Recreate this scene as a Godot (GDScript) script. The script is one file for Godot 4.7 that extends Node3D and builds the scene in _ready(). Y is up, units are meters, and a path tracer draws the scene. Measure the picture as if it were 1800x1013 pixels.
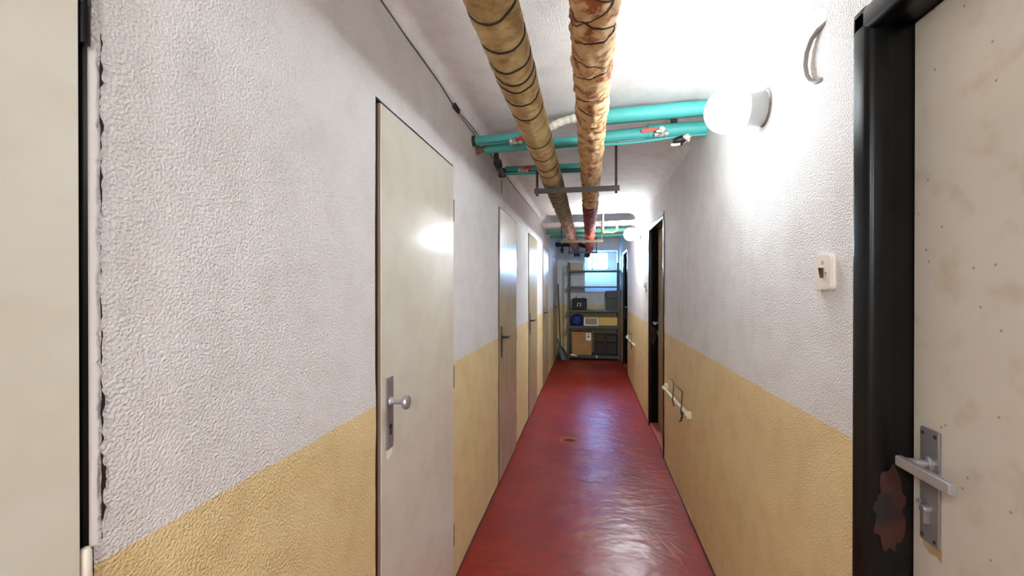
extends Node3D
# A basement corridor of storage cellars. x to the right, y up, -z down the corridor; metres.

const XL := -0.64      # face of the left wall
const XR := 0.61       # face of the right wall
const CEIL := 2.36
const CEIL_FAR := 2.52
const Z_STEP := -5.55
const Z_END := -8.78
const Z_BACK := 2.6
const LEFT_DOORS := [0.302, -1.186, -2.95, -4.47, -5.9, -7.65]
const LEFT_W := 0.745
const RIGHT_DOORS := [-0.253, -3.675, -7.005]     # near edge of each opening
const RIGHT_W := 0.80
const DOOR_H := 2.0
const GLOBES := [-1.625, -5.24, 0.85, 1.98]  # the pair behind the camera is unseen, added as fill

class MB:
	var v := PackedVector3Array()
	var n := PackedVector3Array()
	var t := PackedVector2Array()

	func tri(a: Vector3, b: Vector3, c: Vector3, na: Vector3, nb: Vector3, nc: Vector3, ua := Vector2.ZERO, ub := Vector2.ZERO, uc := Vector2.ZERO) -> void:
		if (b - a).cross(c - a).dot(na + nb + nc) > 0.0:
			v.append(a); v.append(c); v.append(b)
			n.append(na); n.append(nc); n.append(nb)
			t.append(ua); t.append(uc); t.append(ub)
		else:
			v.append(a); v.append(b); v.append(c)
			n.append(na); n.append(nb); n.append(nc)
			t.append(ua); t.append(ub); t.append(uc)

	func quad(a: Vector3, b: Vector3, c: Vector3, d: Vector3, na: Vector3, nb: Vector3, nc: Vector3, nd: Vector3, u := [Vector2.ZERO, Vector2.ZERO, Vector2.ZERO, Vector2.ZERO]) -> void:
		tri(a, b, c, na, nb, nc, u[0], u[1], u[2])
		tri(a, c, d, na, nc, nd, u[0], u[2], u[3])

	func flat(a: Vector3, b: Vector3, c: Vector3, d: Vector3, nn: Vector3) -> void:
		var k := []
		for p: Vector3 in [a, b, c, d]:
			if absf(nn.x) > 0.6: k.append(Vector2(p.z, p.y))
			elif absf(nn.y) > 0.6: k.append(Vector2(p.x, p.z))
			else: k.append(Vector2(p.x, p.y))
		quad(a, b, c, d, nn, nn, nn, nn, k)

	# box from corner to corner with rounded-looking edges
	func box(lo: Vector3, hi: Vector3, bev := 0.002, xf := Transform3D.IDENTITY) -> void:
		var c := (lo + hi) / 2.0
		var h := (hi - lo).abs() / 2.0
		bev = minf(bev, minf(h.x, minf(h.y, h.z)) * 0.9)
		var axes := [Vector3.RIGHT, Vector3.UP, Vector3.BACK]
		var at := func(s: Vector3, face: int) -> Vector3:
			var p := Vector3.ZERO
			for k in 3:
				p[k] = s[k] * (h[k] - (0.0 if k == face else bev))
			return xf * (c + p)
		for f in 3:
			var g := (f + 1) % 3
			var e := (f + 2) % 3
			for sf: float in [-1.0, 1.0]:
				var nn: Vector3 = (xf.basis * (axes[f] * sf)).normalized()
				var q := []
				var w := []
				for ss: Vector2 in [Vector2(-1, -1), Vector2(1, -1), Vector2(1, 1), Vector2(-1, 1)]:
					var s := Vector3.ZERO
					s[f] = sf; s[g] = ss.x; s[e] = ss.y
					q.append(at.call(s, f))
					w.append(Vector2(ss.x * h[g], ss.y * h[e]))
				quad(q[0], q[1], q[2], q[3], nn, nn, nn, nn, w)
				# edge between face f and face g
				for sg: float in [-1.0, 1.0]:
					var ng: Vector3 = (xf.basis * (axes[g] * sg)).normalized()
					var s1 := Vector3.ZERO
					s1[f] = sf; s1[g] = sg; s1[e] = -1.0
					var s2 := s1
					s2[e] = 1.0
					quad(at.call(s1, f), at.call(s2, f), at.call(s2, g), at.call(s1, g), nn, nn, ng, ng)
					if f == 0:
						for se: float in [-1.0, 1.0]:
							var s3 := s1
							s3[e] = se
							var ne: Vector3 = (xf.basis * (axes[e] * se)).normalized()
							tri(at.call(s3, f), at.call(s3, g), at.call(s3, e), nn, ng, ne)

	# smooth patch from rows of points; hint points to the outside
	func grid(rows: Array, hint: Vector3, uvs: Array = []) -> void:
		var nr := rows.size()
		var nc: int = rows[0].size()
		var nn := []
		for i in nr:
			var line := PackedVector3Array()
			for j in nc:
				var du: Vector3 = rows[i][mini(j + 1, nc - 1)] - rows[i][maxi(j - 1, 0)]
				var dv: Vector3 = rows[mini(i + 1, nr - 1)][j] - rows[maxi(i - 1, 0)][j]
				var k := du.cross(dv).normalized()
				if k.dot(hint) < 0.0: k = -k
				line.append(k)
			nn.append(line)
		for i in nr - 1:
			for j in nc - 1:
				var u := [Vector2.ZERO, Vector2.ZERO, Vector2.ZERO, Vector2.ZERO]
				if uvs: u = [uvs[i][j], uvs[i][j + 1], uvs[i + 1][j + 1], uvs[i + 1][j]]
				quad(rows[i][j], rows[i][j + 1], rows[i + 1][j + 1], rows[i + 1][j], nn[i][j], nn[i][j + 1], nn[i + 1][j + 1], nn[i + 1][j], u)

	# closed rings joined into a skin
	func skin(rings: Array, centers: PackedVector3Array, uvs: Array = [], caps := false) -> void:
		var nr := rings.size()
		var m: int = rings[0].size()
		var nn := []
		for i in nr:
			var line := PackedVector3Array()
			for j in m:
				var du: Vector3 = rings[i][(j + 1) % m] - rings[i][(j + m - 1) % m]
				var dv: Vector3 = rings[mini(i + 1, nr - 1)][j] - rings[maxi(i - 1, 0)][j]
				var k := du.cross(dv).normalized()
				if k.dot(rings[i][j] - centers[i]) < 0.0: k = -k
				line.append(k)
			nn.append(line)
		for i in nr - 1:
			for j in m:
				var j2 := (j + 1) % m
				var u := [Vector2.ZERO, Vector2.ZERO, Vector2.ZERO, Vector2.ZERO]
				if uvs:
					u = [uvs[i] + Vector2(float(j) / m, 0), uvs[i] + Vector2(float(j + 1) / m, 0), uvs[i + 1] + Vector2(float(j + 1) / m, 0), uvs[i + 1] + Vector2(float(j) / m, 0)]
				quad(rings[i][j], rings[i][j2], rings[i + 1][j2], rings[i + 1][j], nn[i][j], nn[i][j2], nn[i + 1][j2], nn[i + 1][j], u)
		if caps:
			for e: int in [0, nr - 1]:
				var out: Vector3 = (centers[e] - centers[1 if e == 0 else nr - 2]).normalized()
				for j in m:
					tri(centers[e], rings[e][j], rings[e][(j + 1) % m], out, out, out)

	# frames carried along a path: [side, up] at each point
	static func frames(path: PackedVector3Array) -> Array:
		var out := []
		var up := Vector3.UP
		for i in path.size():
			var d := (path[mini(i + 1, path.size() - 1)] - path[maxi(i - 1, 0)]).normalized()
			if absf(d.dot(up)) > 0.95 and i == 0: up = Vector3.RIGHT if absf(d.x) < 0.8 else Vector3.BACK
			var side := d.cross(up).normalized()
			up = side.cross(d).normalized()
			out.append([side, up])
		return out

	func tube(path: PackedVector3Array, r: float, sides := 10, caps := true, radii: PackedFloat32Array = PackedFloat32Array()) -> void:
		var f := MB.frames(path)
		var rings := []
		var uvs := []
		var along := 0.0
		for i in path.size():
			if i: along += path[i].distance_to(path[i - 1])
			var ring := PackedVector3Array()
			var rr := radii[i] if radii.size() else r
			for j in sides:
				var a := TAU * j / sides
				ring.append(path[i] + (f[i][0] * cos(a) + f[i][1] * sin(a)) * rr)
			rings.append(ring)
			uvs.append(Vector2(0, along))
		skin(rings, path, uvs, caps)

	# profile of (radius, along) swept about an axis
	func lathe(profile: PackedVector2Array, xf: Transform3D, sides := 32) -> void:
		for i in profile.size() - 1:
			var a := profile[i]
			var b := profile[i + 1]
			if a.is_equal_approx(b): continue
			var na := _seg(profile, i)
			var n0 := na
			var n1 := na
			if i > 0 and na.dot(_seg(profile, i - 1)) > 0.75: n0 = (na + _seg(profile, i - 1)).normalized()
			if i < profile.size() - 2 and na.dot(_seg(profile, i + 1)) > 0.75: n1 = (na + _seg(profile, i + 1)).normalized()
			for j in sides:
				var c0 := TAU * j / sides
				var c1 := TAU * (j + 1) / sides
				var p := func(q: Vector2, w: float) -> Vector3: return xf * Vector3(q.x * cos(w), q.y, q.x * sin(w))
				var m := func(q: Vector2, w: float) -> Vector3: return (xf.basis * Vector3(q.x * cos(w), q.y, q.x * sin(w))).normalized()
				quad(p.call(a, c0), p.call(a, c1), p.call(b, c1), p.call(b, c0), m.call(n0, c0), m.call(n0, c1), m.call(n1, c1), m.call(n1, c0),
					[Vector2(c0, a.y), Vector2(c1, a.y), Vector2(c1, b.y), Vector2(c0, b.y)])

	static func _seg(p: PackedVector2Array, i: int) -> Vector2:
		var d := p[i + 1] - p[i]
		return Vector2(d.y, -d.x).normalized()      # outside is to the right of a profile that runs upwards

	# polygon in local xy pushed along local z by depth
	func prism(poly: PackedVector2Array, depth: float, xf: Transform3D, smooth := false) -> void:
		var m := poly.size()
		var area := 0.0
		for i in m:
			area += poly[i].cross(poly[(i + 1) % m])
		var en := []
		for i in m:
			var d := poly[(i + 1) % m] - poly[i]
			var k := Vector2(d.y, -d.x).normalized()
			if area < 0.0: k = -k
			en.append(k)
		for i in m:
			var j := (i + 1) % m
			var n0: Vector2 = en[i]
			var n1: Vector2 = en[i]
			if smooth:
				if en[i].dot(en[(i + m - 1) % m]) > 0.6: n0 = (en[i] + en[(i + m - 1) % m]).normalized()
				if en[i].dot(en[j]) > 0.6: n1 = (en[i] + en[j]).normalized()
			var a := xf * Vector3(poly[i].x, poly[i].y, 0)
			var b := xf * Vector3(poly[j].x, poly[j].y, 0)
			var c := xf * Vector3(poly[j].x, poly[j].y, depth)
			var e := xf * Vector3(poly[i].x, poly[i].y, depth)
			var q0 := (xf.basis * Vector3(n0.x, n0.y, 0)).normalized()
			var q1 := (xf.basis * Vector3(n1.x, n1.y, 0)).normalized()
			quad(a, b, c, e, q0, q1, q1, q0)
		var idx := Geometry2D.triangulate_polygon(poly)
		for s: float in [0.0, 1.0]:
			var nn := (xf.basis * Vector3(0, 0, signf(depth) * (1.0 if s > 0.5 else -1.0))).normalized()
			for i in range(0, idx.size(), 3):
				var q := []
				for k in 3:
					var w := poly[idx[i + k]]
					q.append(xf * Vector3(w.x, w.y, depth * s))
				tri(q[0], q[1], q[2], nn, nn, nn)

	func mesh() -> ArrayMesh:
		var a := []
		a.resize(Mesh.ARRAY_MAX)
		a[Mesh.ARRAY_VERTEX] = v
		a[Mesh.ARRAY_NORMAL] = n
		a[Mesh.ARRAY_TEX_UV] = t
		var m := ArrayMesh.new()
		m.add_surface_from_arrays(Mesh.PRIMITIVE_TRIANGLES, a)
		return m


var M := {}
var wob := FastNoiseLite.new()
var rng := RandomNumberGenerator.new()
var taken := {}


func numbered(called: String) -> String:
	var k: int = taken.get(called, 0)
	taken[called] = k + 1
	return called if k == 0 else "%s_%03d" % [called, k]


func tag(o: Node3D, label: String, category: String, group := "", kind := "") -> void:
	if label: o.set_meta("label", label)
	if category: o.set_meta("category", category)
	if group: o.set_meta("group", group)
	if kind: o.set_meta("kind", kind)


func thing(called: String, label: String, category: String, at := Vector3.ZERO, group := "", kind := "") -> Node3D:
	var o := Node3D.new()
	o.name = numbered(called)
	add_child(o)
	o.position = at
	tag(o, label, category, group, kind)
	return o


# one named mesh; its points are given in the scene's axes and moved to its parent's
func part(mb: MB, called: String, m: Material, parent: Node3D, more: Array = []) -> MeshInstance3D:
	var off := Vector3.ZERO
	var p: Node = parent
	while p != self:
		off += (p as Node3D).position
		p = p.get_parent()
	var o := MeshInstance3D.new()
	o.name = called
	var mesh := ArrayMesh.new()
	var all := [[mb, m]] + more
	for pair in all:
		var b: MB = pair[0]
		for i in b.v.size():
			b.v[i] -= off
		var a := []
		a.resize(Mesh.ARRAY_MAX)
		a[Mesh.ARRAY_VERTEX] = b.v
		a[Mesh.ARRAY_NORMAL] = b.n
		a[Mesh.ARRAY_TEX_UV] = b.t
		mesh.add_surface_from_arrays(Mesh.PRIMITIVE_TRIANGLES, a)
		mesh.surface_set_material(mesh.get_surface_count() - 1, pair[1])
	o.mesh = mesh
	o.cast_shadow = GeometryInstance3D.SHADOW_CASTING_SETTING_ON
	parent.add_child(o, true)
	return o


func single(mb: MB, called: String, m: Material, label: String, category: String, group := "", kind := "", more: Array = []) -> MeshInstance3D:
	var o := part(mb, numbered(called), m, self, more)
	tag(o, label, category, group, kind)
	return o


func copy(o: Node3D, at: Vector3, label: String) -> Node3D:
	var c: Node3D = o.duplicate()
	c.name = numbered(String(o.name).rstrip("0123456789").trim_suffix("_"))
	add_child(c)
	c.position = at
	c.set_meta("label", label)
	return c


# ---------------------------------------------------------------- materials
func noise(freq: float, octaves: int, seed_: int, type := FastNoiseLite.TYPE_SIMPLEX_SMOOTH) -> FastNoiseLite:
	var f := FastNoiseLite.new()
	f.noise_type = type
	f.frequency = freq
	f.fractal_octaves = octaves
	f.seed = seed_
	return f


func tex(im: Image) -> ImageTexture:
	return ImageTexture.create_from_image(im)


func mat(c: Color, rough: float, metal := 0.0) -> StandardMaterial3D:
	var m := StandardMaterial3D.new()
	m.albedo_color = c
	m.roughness = rough
	m.metallic = metal
	return m


func with_relief(m: StandardMaterial3D, t: Texture2D, cm: float, per_metre: float, tri := false) -> StandardMaterial3D:
	m.heightmap_enabled = true
	m.heightmap_texture = t
	m.heightmap_scale = cm
	m.uv1_scale = Vector3.ONE * per_metre
	m.uv1_triplanar = tri
	return m


func tinted(w: int, h: int, pick: Callable) -> ImageTexture:
	var data := PackedByteArray()
	data.resize(w * h * 3)
	var k := 0
	for y in h:
		for x in w:
			var c: Color = pick.call(x, y)
			data[k] = clampi(int(c.r * 255.0), 0, 255)
			data[k + 1] = clampi(int(c.g * 255.0), 0, 255)
			data[k + 2] = clampi(int(c.b * 255.0), 0, 255)
			k += 3
	return tex(Image.create_from_data(w, h, false, Image.FORMAT_RGB8, data))


func rgb(r: int, g: int, b: int) -> Color:
	return Color8(r, g, b)


func materials() -> void:
	wob = noise(0.9, 3, 11)
	# rough-cast plaster: grains a few millimetres across
	var grain := noise(0.085, 4, 3).get_seamless_image(2048, 2048)
	var plaster := tex(grain)
	var mot := noise(0.012, 4, 7).get_seamless_image(512, 512).get_data()
	var mottle := func(base: Color, dirt: Color, amount: float) -> ImageTexture:
		return tinted(512, 512, func(x: int, y: int) -> Color:
			var f := mot[y * 512 + x] / 255.0
			var c := base.lerp(dirt, amount * smoothstep(0.35, 0.95, f))
			if rng.randf() < 0.0022: c = c.lerp(dirt.darkened(0.3), rng.randf_range(0.1, 0.7))
			return c)
	for d in [["white", rgb(226, 221, 219), rgb(212, 205, 200)], ["yellow", rgb(228, 202, 150), rgb(212, 183, 128)], ["ceiling", rgb(228, 223, 220), rgb(204, 197, 193)]]:
		var m := mat(Color.WHITE, 0.85)
		m.albedo_texture = mottle.call(d[1], d[2], 0.5)
		with_relief(m, plaster, 0.42 if d[0] != "ceiling" else 0.3, 1.0 / 1.2)
		M[d[0]] = m
	M.yellow.roughness = 0.6
	# floor paint
	var fa := noise(1.6, 4, 21)
	var fb := noise(7.0, 4, 5)
	var fc := noise(3.0, 3, 9)
	M.floor = mat(Color.WHITE, 1.0)
	var wear := func(x: float, z: float) -> float:
		var band := exp(-pow((x - 0.12) / 0.28, 2.0)) * smoothstep(-5.2, -3.6, z) * (1.0 - smoothstep(-2.5, -2.0, z))
		return band
	M.floor.albedo_texture = tinted(384, 1536, func(px: int, py: int) -> Color:
		var x := -0.66 + 1.3 * px / 384.0
		var z := -8.9 + 6.9 * py / 1536.0
		var c := rgb(128, 28, 16)
		var a := fa.get_noise_2d(x, z)
		var b := fb.get_noise_2d(x, z)
		c = c.lerp(rgb(138, 38, 16), clampf(0.5 + a, 0.0, 1.0))
		c = c.lerp(rgb(116, 34, 28), clampf(b * 1.4, 0.0, 0.7))
		var w: float = wear.call(x, z)
		c = c.lerp(rgb(150, 82, 44), clampf(w * smoothstep(0.05, 0.5, fc.get_noise_2d(x, z) + 0.25 * b + 0.05) * 0.9, 0.0, 0.9))
		return c)
	M.floor.roughness_texture = tinted(384, 1536, func(px: int, py: int) -> Color:
		var x := -0.66 + 1.3 * px / 384.0
		var z := -8.9 + 6.9 * py / 1536.0
		var edge := smoothstep(0.25, 0.6, absf(x))
		var r := 0.31 + 0.14 * edge + 0.08 * fa.get_noise_2d(x + 9.0, z) + 0.04 * fb.get_noise_2d(x, z + 4.0)
		r = clampf(r, 0.288, 0.6)
		return Color(r, r, r))
	var fbump := noise(0.016, 5, 31).get_seamless_image(1024, 1024)
	M.floor.heightmap_enabled = true
	M.floor.heightmap_texture = tinted(384, 1536, func(px: int, py: int) -> Color:
		var x := -0.66 + 1.3 * px / 384.0
		var z := -8.9 + 6.9 * py / 1536.0
		var r := 0.5 + 0.25 * fa.get_noise_2d(x * 2.2, z * 4.5) + 0.12 * fb.get_noise_2d(x * 1.5, z * 3.0)
		return Color(r, r, r))
	M.floor.heightmap_scale = 0.7
	M.floor.metallic_specular = 0.4
	# door paints
	M.cream = mat(Color.WHITE, 0.13)
	M.cream.albedo_texture = tinted(256, 256, func(x: int, y: int) -> Color:
		var f := mot[y * 1024 + x * 2] / 255.0
		return rgb(212, 206, 192).lerp(rgb(206, 199, 183), smoothstep(0.3, 0.9, f)))
	M.cream.uv1_triplanar = true
	M.cream.uv1_scale = Vector3.ONE * 0.9
	var dn := noise(1.0, 4, 44)
	M.worn = mat(Color.WHITE, 0.26)
	M.worn.albedo_texture = tinted(512, 512, func(x: int, y: int) -> Color:
		var f := dn.get_noise_2d(x * 0.045, y * 0.006)
		var g := dn.get_noise_2d(x * 0.012 + 50.0, y * 0.008)
		return rgb(190, 174, 148).lerp(rgb(158, 138, 108), clampf(0.45 + f * 0.7, 0.0, 1.0)).lerp(rgb(178, 150, 104), clampf(g * 1.2, 0.0, 0.7)))
	M.worn.uv1_triplanar = true
	M.worn.uv1_scale = Vector3.ONE * 0.7
	var grime := noise(0.03, 4, 61).get_seamless_image(256, 256).get_data()
	M.grimy = mat(Color.WHITE, 0.3)
	M.grimy.albedo_texture = tinted(256, 256, func(x: int, y: int) -> Color:
		var f := grime[y * 256 + x] / 255.0
		if rng.randf() < 0.0012: return rgb(118, 96, 74)
		return rgb(204, 195, 182).lerp(rgb(176, 158, 132), 0.45 * smoothstep(0.5, 0.95, f)))
	M.grimy.uv1_triplanar = true
	M.grimy.uv1_scale = Vector3.ONE * 1.1
	M.leaf_edge = mat(rgb(128, 100, 82), 0.6)
	M.frame = mat(rgb(15, 14, 14), 0.3)
	M.frame.metallic_specular = 0.33
	M.frame_rust = mat(Color.WHITE, 0.75)
	M.frame_rust.albedo_texture = tinted(256, 256, func(x: int, y: int) -> Color:
		var f := grime[y * 256 + x] / 255.0
		return rgb(54, 18, 7).lerp(rgb(20, 10, 7), smoothstep(0.45, 0.75, f)))
	M.frame_rust.uv1_triplanar = true
	M.steel = mat(rgb(148, 143, 145), 0.4, 0.55)
	M.alloy = mat(rgb(186, 184, 190), 0.36, 0.7)
	M.chrome = mat(rgb(150, 150, 150), 0.14, 1.0)
	M.dark_steel = with_relief(mat(rgb(62, 54, 48), 0.6, 0.3), tex(noise(0.06, 3, 5).get_seamless_image(256, 256)), 0.1, 6.0, true)
	M.black = mat(rgb(24, 23, 24), 0.45)
	M.black_iron = mat(rgb(30, 26, 25), 0.5, 0.3)
	M.blue_black = mat(rgb(30, 36, 50), 0.5)
	M.brown = mat(rgb(72, 54, 36), 0.7)
	M.brass = mat(rgb(176, 140, 78), 0.4, 0.7)
	M.valve_grey = mat(rgb(192, 188, 180), 0.4, 0.5)
	M.red_grip = mat(rgb(190, 34, 38), 0.45)
	M.tape_red = mat(rgb(214, 92, 80), 0.5)
	# insulation cloth
	var bump_weave := tinted(256, 256, func(x: int, y: int) -> Color:
		var r := 0.5 + 0.2 * sin(TAU * x / 8.0) * sin(TAU * y / 8.0) + 0.3 * (mot[(y * 2) * 512 + x * 2] / 255.0 - 0.5)
		return Color(r, r, r))
	var cn := noise(1.0, 4, 77)
	var seam := func(x: int, y: int, kx: float, ky: float, off: float) -> float:     # tiles over 512 pixels
		var a := TAU * x / 512.0
		var b := TAU * y / 512.0
		return cn.get_noise_3d(cos(a) * kx + off, sin(a) * kx + cos(b) * ky, sin(b) * ky - off)
	var cloth := func(base: Color, dark: Color, light: Color, amount: float, off: float) -> StandardMaterial3D:
		var m := mat(Color.WHITE, 0.9)
		m.albedo_texture = tinted(512, 512, func(x: int, y: int) -> Color:
			var f: float = seam.call(x, y, 0.9, 1.4, off)
			var g: float = seam.call(x, y, 5.0, 9.0, off + 7.0)
			var w := 0.94 + 0.06 * sin(TAU * x / 5.1) * sin(TAU * y / 5.1)
			var c: Color = base.lerp(dark, clampf(amount * smoothstep(-0.05, 0.4, f + 0.35 * g), 0.0, 1.0))
			c = c.lerp(light, clampf(smoothstep(0.1, 0.45, -f + 0.3 * g) * 0.6, 0.0, 1.0))
			return Color(c.r * w, c.g * w, c.b * w))
		m.uv1_scale = Vector3(1.0, 2.2, 1.0)
		m.heightmap_enabled = true
		m.heightmap_texture = bump_weave
		m.heightmap_scale = 0.12
		m.rim_enabled = true
		m.rim = 0.08
		m.rim_tint = 0.7
		return m
	M.mustard = cloth.call(rgb(186, 157, 100), rgb(146, 114, 60), rgb(198, 174, 124), 0.7, 1.0)
	M.mustard_dark = cloth.call(rgb(146, 124, 84), rgb(110, 88, 56), rgb(160, 140, 104), 0.7, 4.0)
	M.pinkish = cloth.call(rgb(170, 120, 98), rgb(118, 72, 58), rgb(196, 156, 128), 0.9, 9.0)
	M.rusty = cloth.call(rgb(212, 174, 120), rgb(150, 86, 42), rgb(224, 198, 154), 0.95, 13.0)
	M.wine = cloth.call(rgb(140, 22, 18), rgb(80, 8, 8), rgb(160, 48, 30), 0.9, 18.0)
	M.orange = cloth.call(rgb(200, 78, 28), rgb(140, 30, 18), rgb(214, 124, 60), 0.9, 22.0)
	M.wire = mat(rgb(44, 34, 24), 0.6)
	M.wire_brown = mat(rgb(78, 46, 26), 0.7)
	M.wrap_white = with_relief(mat(rgb(216, 208, 192), 0.85), tex(noise(0.05, 3, 15).get_seamless_image(256, 256)), 0.25, 7.0, true)
	M.foam = with_relief(mat(rgb(72, 164, 158), 0.55), tex(noise(0.03, 3, 25).get_seamless_image(256, 256)), 0.12, 3.0, true)
	M.foam_inner = mat(rgb(34, 84, 80), 0.8)
	M.green_pipe = mat(rgb(88, 158, 130), 0.55)
	M.pale_pipe = with_relief(mat(rgb(222, 212, 204), 0.8), tex(noise(0.05, 3, 15).get_seamless_image(256, 256)), 0.2, 6.0, true)
	M.white_paint = mat(rgb(226, 222, 214), 0.5)
	M.cable = mat(rgb(150, 142, 136), 0.6)
	M.cable_dark = mat(rgb(104, 97, 92), 0.65)
	M.cut_cable = mat(rgb(138, 130, 124), 0.55)
	M.plastic = mat(rgb(226, 214, 202), 0.35)
	M.rocker = mat(rgb(42, 38, 38), 0.3)
	M.hole = mat(rgb(34, 14, 8), 0.9)
	M.chip = with_relief(mat(rgb(158, 78, 36), 0.9), tex(noise(0.06, 3, 45).get_seamless_image(256, 256)), 0.5, 6.0, true)
	M.grey_paint = mat(rgb(60, 64, 64), 0.5)
	M.card = mat(Color.WHITE, 0.85)
	M.card.albedo_texture = tinted(128, 128, func(x: int, y: int) -> Color:
		var f := mot[y * 512 + x] / 255.0
		return rgb(176, 134, 84).lerp(rgb(160, 118, 70), f))
	M.card.uv1_triplanar = true
	M.card.uv1_scale = Vector3.ONE * 2.0
	M.card_dark = mat(rgb(126, 88, 56), 0.85)
	M.paper = mat(rgb(232, 226, 214), 0.7)
	M.print_red = mat(rgb(170, 70, 46), 0.8)
	M.print_grey = mat(rgb(120, 116, 112), 0.8)
	M.bag_black = with_relief(mat(rgb(26, 27, 34), 0.7), tex(noise(0.05, 3, 15).get_seamless_image(256, 256)), 0.3, 5.0, true)
	M.crate = mat(rgb(33, 33, 29), 0.5)
	M.card_pale = mat(rgb(190, 170, 146), 0.85)
	M.bag_blue = with_relief(mat(rgb(16, 42, 104), 0.45), tex(noise(0.02, 3, 16).get_seamless_image(256, 256)), 1.0, 4.0, true)
	M.ochre = mat(rgb(222, 186, 104), 0.7)
	M.tan_fill = mat(rgb(150, 134, 104), 0.7)
	M.cushion = mat(rgb(62, 54, 32), 0.8)
	M.dark_panel = mat(rgb(44, 34, 24), 0.7)
	M.wood = mat(rgb(62, 48, 34), 0.6)
	M.shovel = mat(rgb(66, 68, 70), 0.45, 0.4)
	M.glass = mat(Color(0.95, 0.98, 1.0, 0.06), 0.02)
	M.glass.transparency = BaseMaterial3D.TRANSPARENCY_ALPHA
	M.concrete = mat(rgb(150, 148, 144), 0.9)
	M.globe = mat(rgb(250, 248, 244), 0.35)
	M.globe.emission_enabled = true
	M.globe.emission = Color(1.0, 0.985, 0.96)
	M.globe.emission_energy_multiplier = 3.0


# ---------------------------------------------------------------- the room
func line_y(side: int, z: float) -> float:       # where the yellow paint ends
	var base := 1.055 if side < 0 else lerpf(1.062, 1.03, clampf((-z - 1.1) / 5.0, 0.0, 1.0))
	return base + 0.004 * wob.get_noise_2d(z * 3.0, side * 20.0)


func steps(a: float, b: float) -> PackedFloat32Array:
	var out := PackedFloat32Array([a])
	var z := a
	while z > b + 0.001:
		z -= 0.02 if z < 0.3 and z > -2.6 else 0.06
		if z < b + 0.012: z = b
		out.append(z)
	return out


func wall_panel(white: MB, yellow: MB, side: int, z0: float, z1: float, y0: float, y1: float) -> void:
	var x := XL if side < 0 else XR
	var zs := steps(z0, z1)
	var hint := Vector3(-side, 0, 0)
	for band in 2:
		var rows := []
		var uvs := []
		if band == 1 and y0 > 1.1: continue
		for z in zs:
			var lo := y0 if band == 1 or y0 > 1.1 else line_y(side, z)
			var hi := y1 if band == 0 else line_y(side, z)
			var row := PackedVector3Array()
			var uv := PackedVector2Array()
			var ny := maxi(2, int((hi - lo) / 0.04)) if z > -3.0 else 12
			ny = maxi(2, int((y1 - y0) / 0.05))
			for j in ny + 1:
				var y := lerpf(lo, hi, float(j) / ny)
				var off := 0.0035 * wob.get_noise_3d(y * 3.0, z * 3.0, side * 40.0)
				row.append(Vector3(x - side * (off + 0.001), y, z))
				uv.append(Vector2(z, y))
			rows.append(row)
			uvs.append(uv)
		(white if band == 0 else yellow).grid(rows, hint, uvs)


func walls() -> void:
	for side: int in [-1, 1]:
		var white := MB.new()
		var yellow := MB.new()
		var near: Array = LEFT_DOORS if side < 0 else RIGHT_DOORS
		var w := LEFT_W if side < 0 else RIGHT_W + 0.06
		var x := XL if side < 0 else XR
		var thick := 0.02 if side < 0 else 0.13
		var z := Z_BACK
		var tops := []
		for d: float in near:
			if side > 0: d += 0.03
			wall_panel(white, yellow, side, z, d, 0.0, DOOR_H)
			var b := x + side * thick
			for e: float in [d, d - w]:        # the plaster's own thickness at the opening
				var nn := Vector3(0, 0, -1.0 if e == d else 1.0)
				var ly := line_y(side, e)
				yellow.flat(Vector3(x, 0, e), Vector3(b, 0, e), Vector3(b, ly, e), Vector3(x, ly, e), nn)
				white.flat(Vector3(x, ly, e), Vector3(b, ly, e), Vector3(b, DOOR_H, e), Vector3(x, DOOR_H, e), nn)
			white.flat(Vector3(x, DOOR_H, d), Vector3(b, DOOR_H, d), Vector3(b, DOOR_H, d - w), Vector3(x, DOOR_H, d - w), Vector3.DOWN)
			z = d - w
		wall_panel(white, yellow, side, z, Z_END - 0.02, 0.0, DOOR_H)
		wall_panel(white, yellow, side, Z_BACK, Z_STEP, DOOR_H, CEIL - 0.01)
		wall_panel(white, yellow, side, Z_STEP, Z_END - 0.02, DOOR_H, CEIL_FAR + 0.01)
		white.box(Vector3(x + side * thick, -0.1, Z_END - 0.6), Vector3(x + side * (thick + 0.2), CEIL_FAR + 0.2, Z_BACK + 0.2), 0.0)
		var name_ := "wall_left" if side < 0 else "wall_right"
		single(white, name_, M.white, "rough white plaster wall with yellow painted lower half %s" % ("on the left, with a row of flush cream doors" if side < 0 else "on the right, with globe lamps and switch"), "wall", "", "structure", [[yellow, M.yellow]])


func foot_strips() -> void:  # low dark red strip where each wall meets the floor
	for side: int in [-1, 1]:
		var near: Array = LEFT_DOORS if side < 0 else RIGHT_DOORS
		var w := LEFT_W if side < 0 else RIGHT_W
		var pad := 0.0 if side < 0 else 0.056
		var x := XL if side < 0 else XR
		var o := thing("foot_strip_left" if side < 0 else "foot_strip_right", "thin dark red strip along the foot of the %s wall" % ("left" if side < 0 else "right"), "foot_strip", Vector3(x, 0, 0), "", "structure")
		var runs := []
		var z := Z_BACK
		for d: float in near:
			runs.append([z, d + pad])
			z = d - w - pad
		runs.append([z, Z_END])
		for q in runs:
			var b := MB.new()
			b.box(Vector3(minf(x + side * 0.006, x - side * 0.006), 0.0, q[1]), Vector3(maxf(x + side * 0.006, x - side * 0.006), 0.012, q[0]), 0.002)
			part(b, "strip_run", M.foot_red, o)


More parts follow.
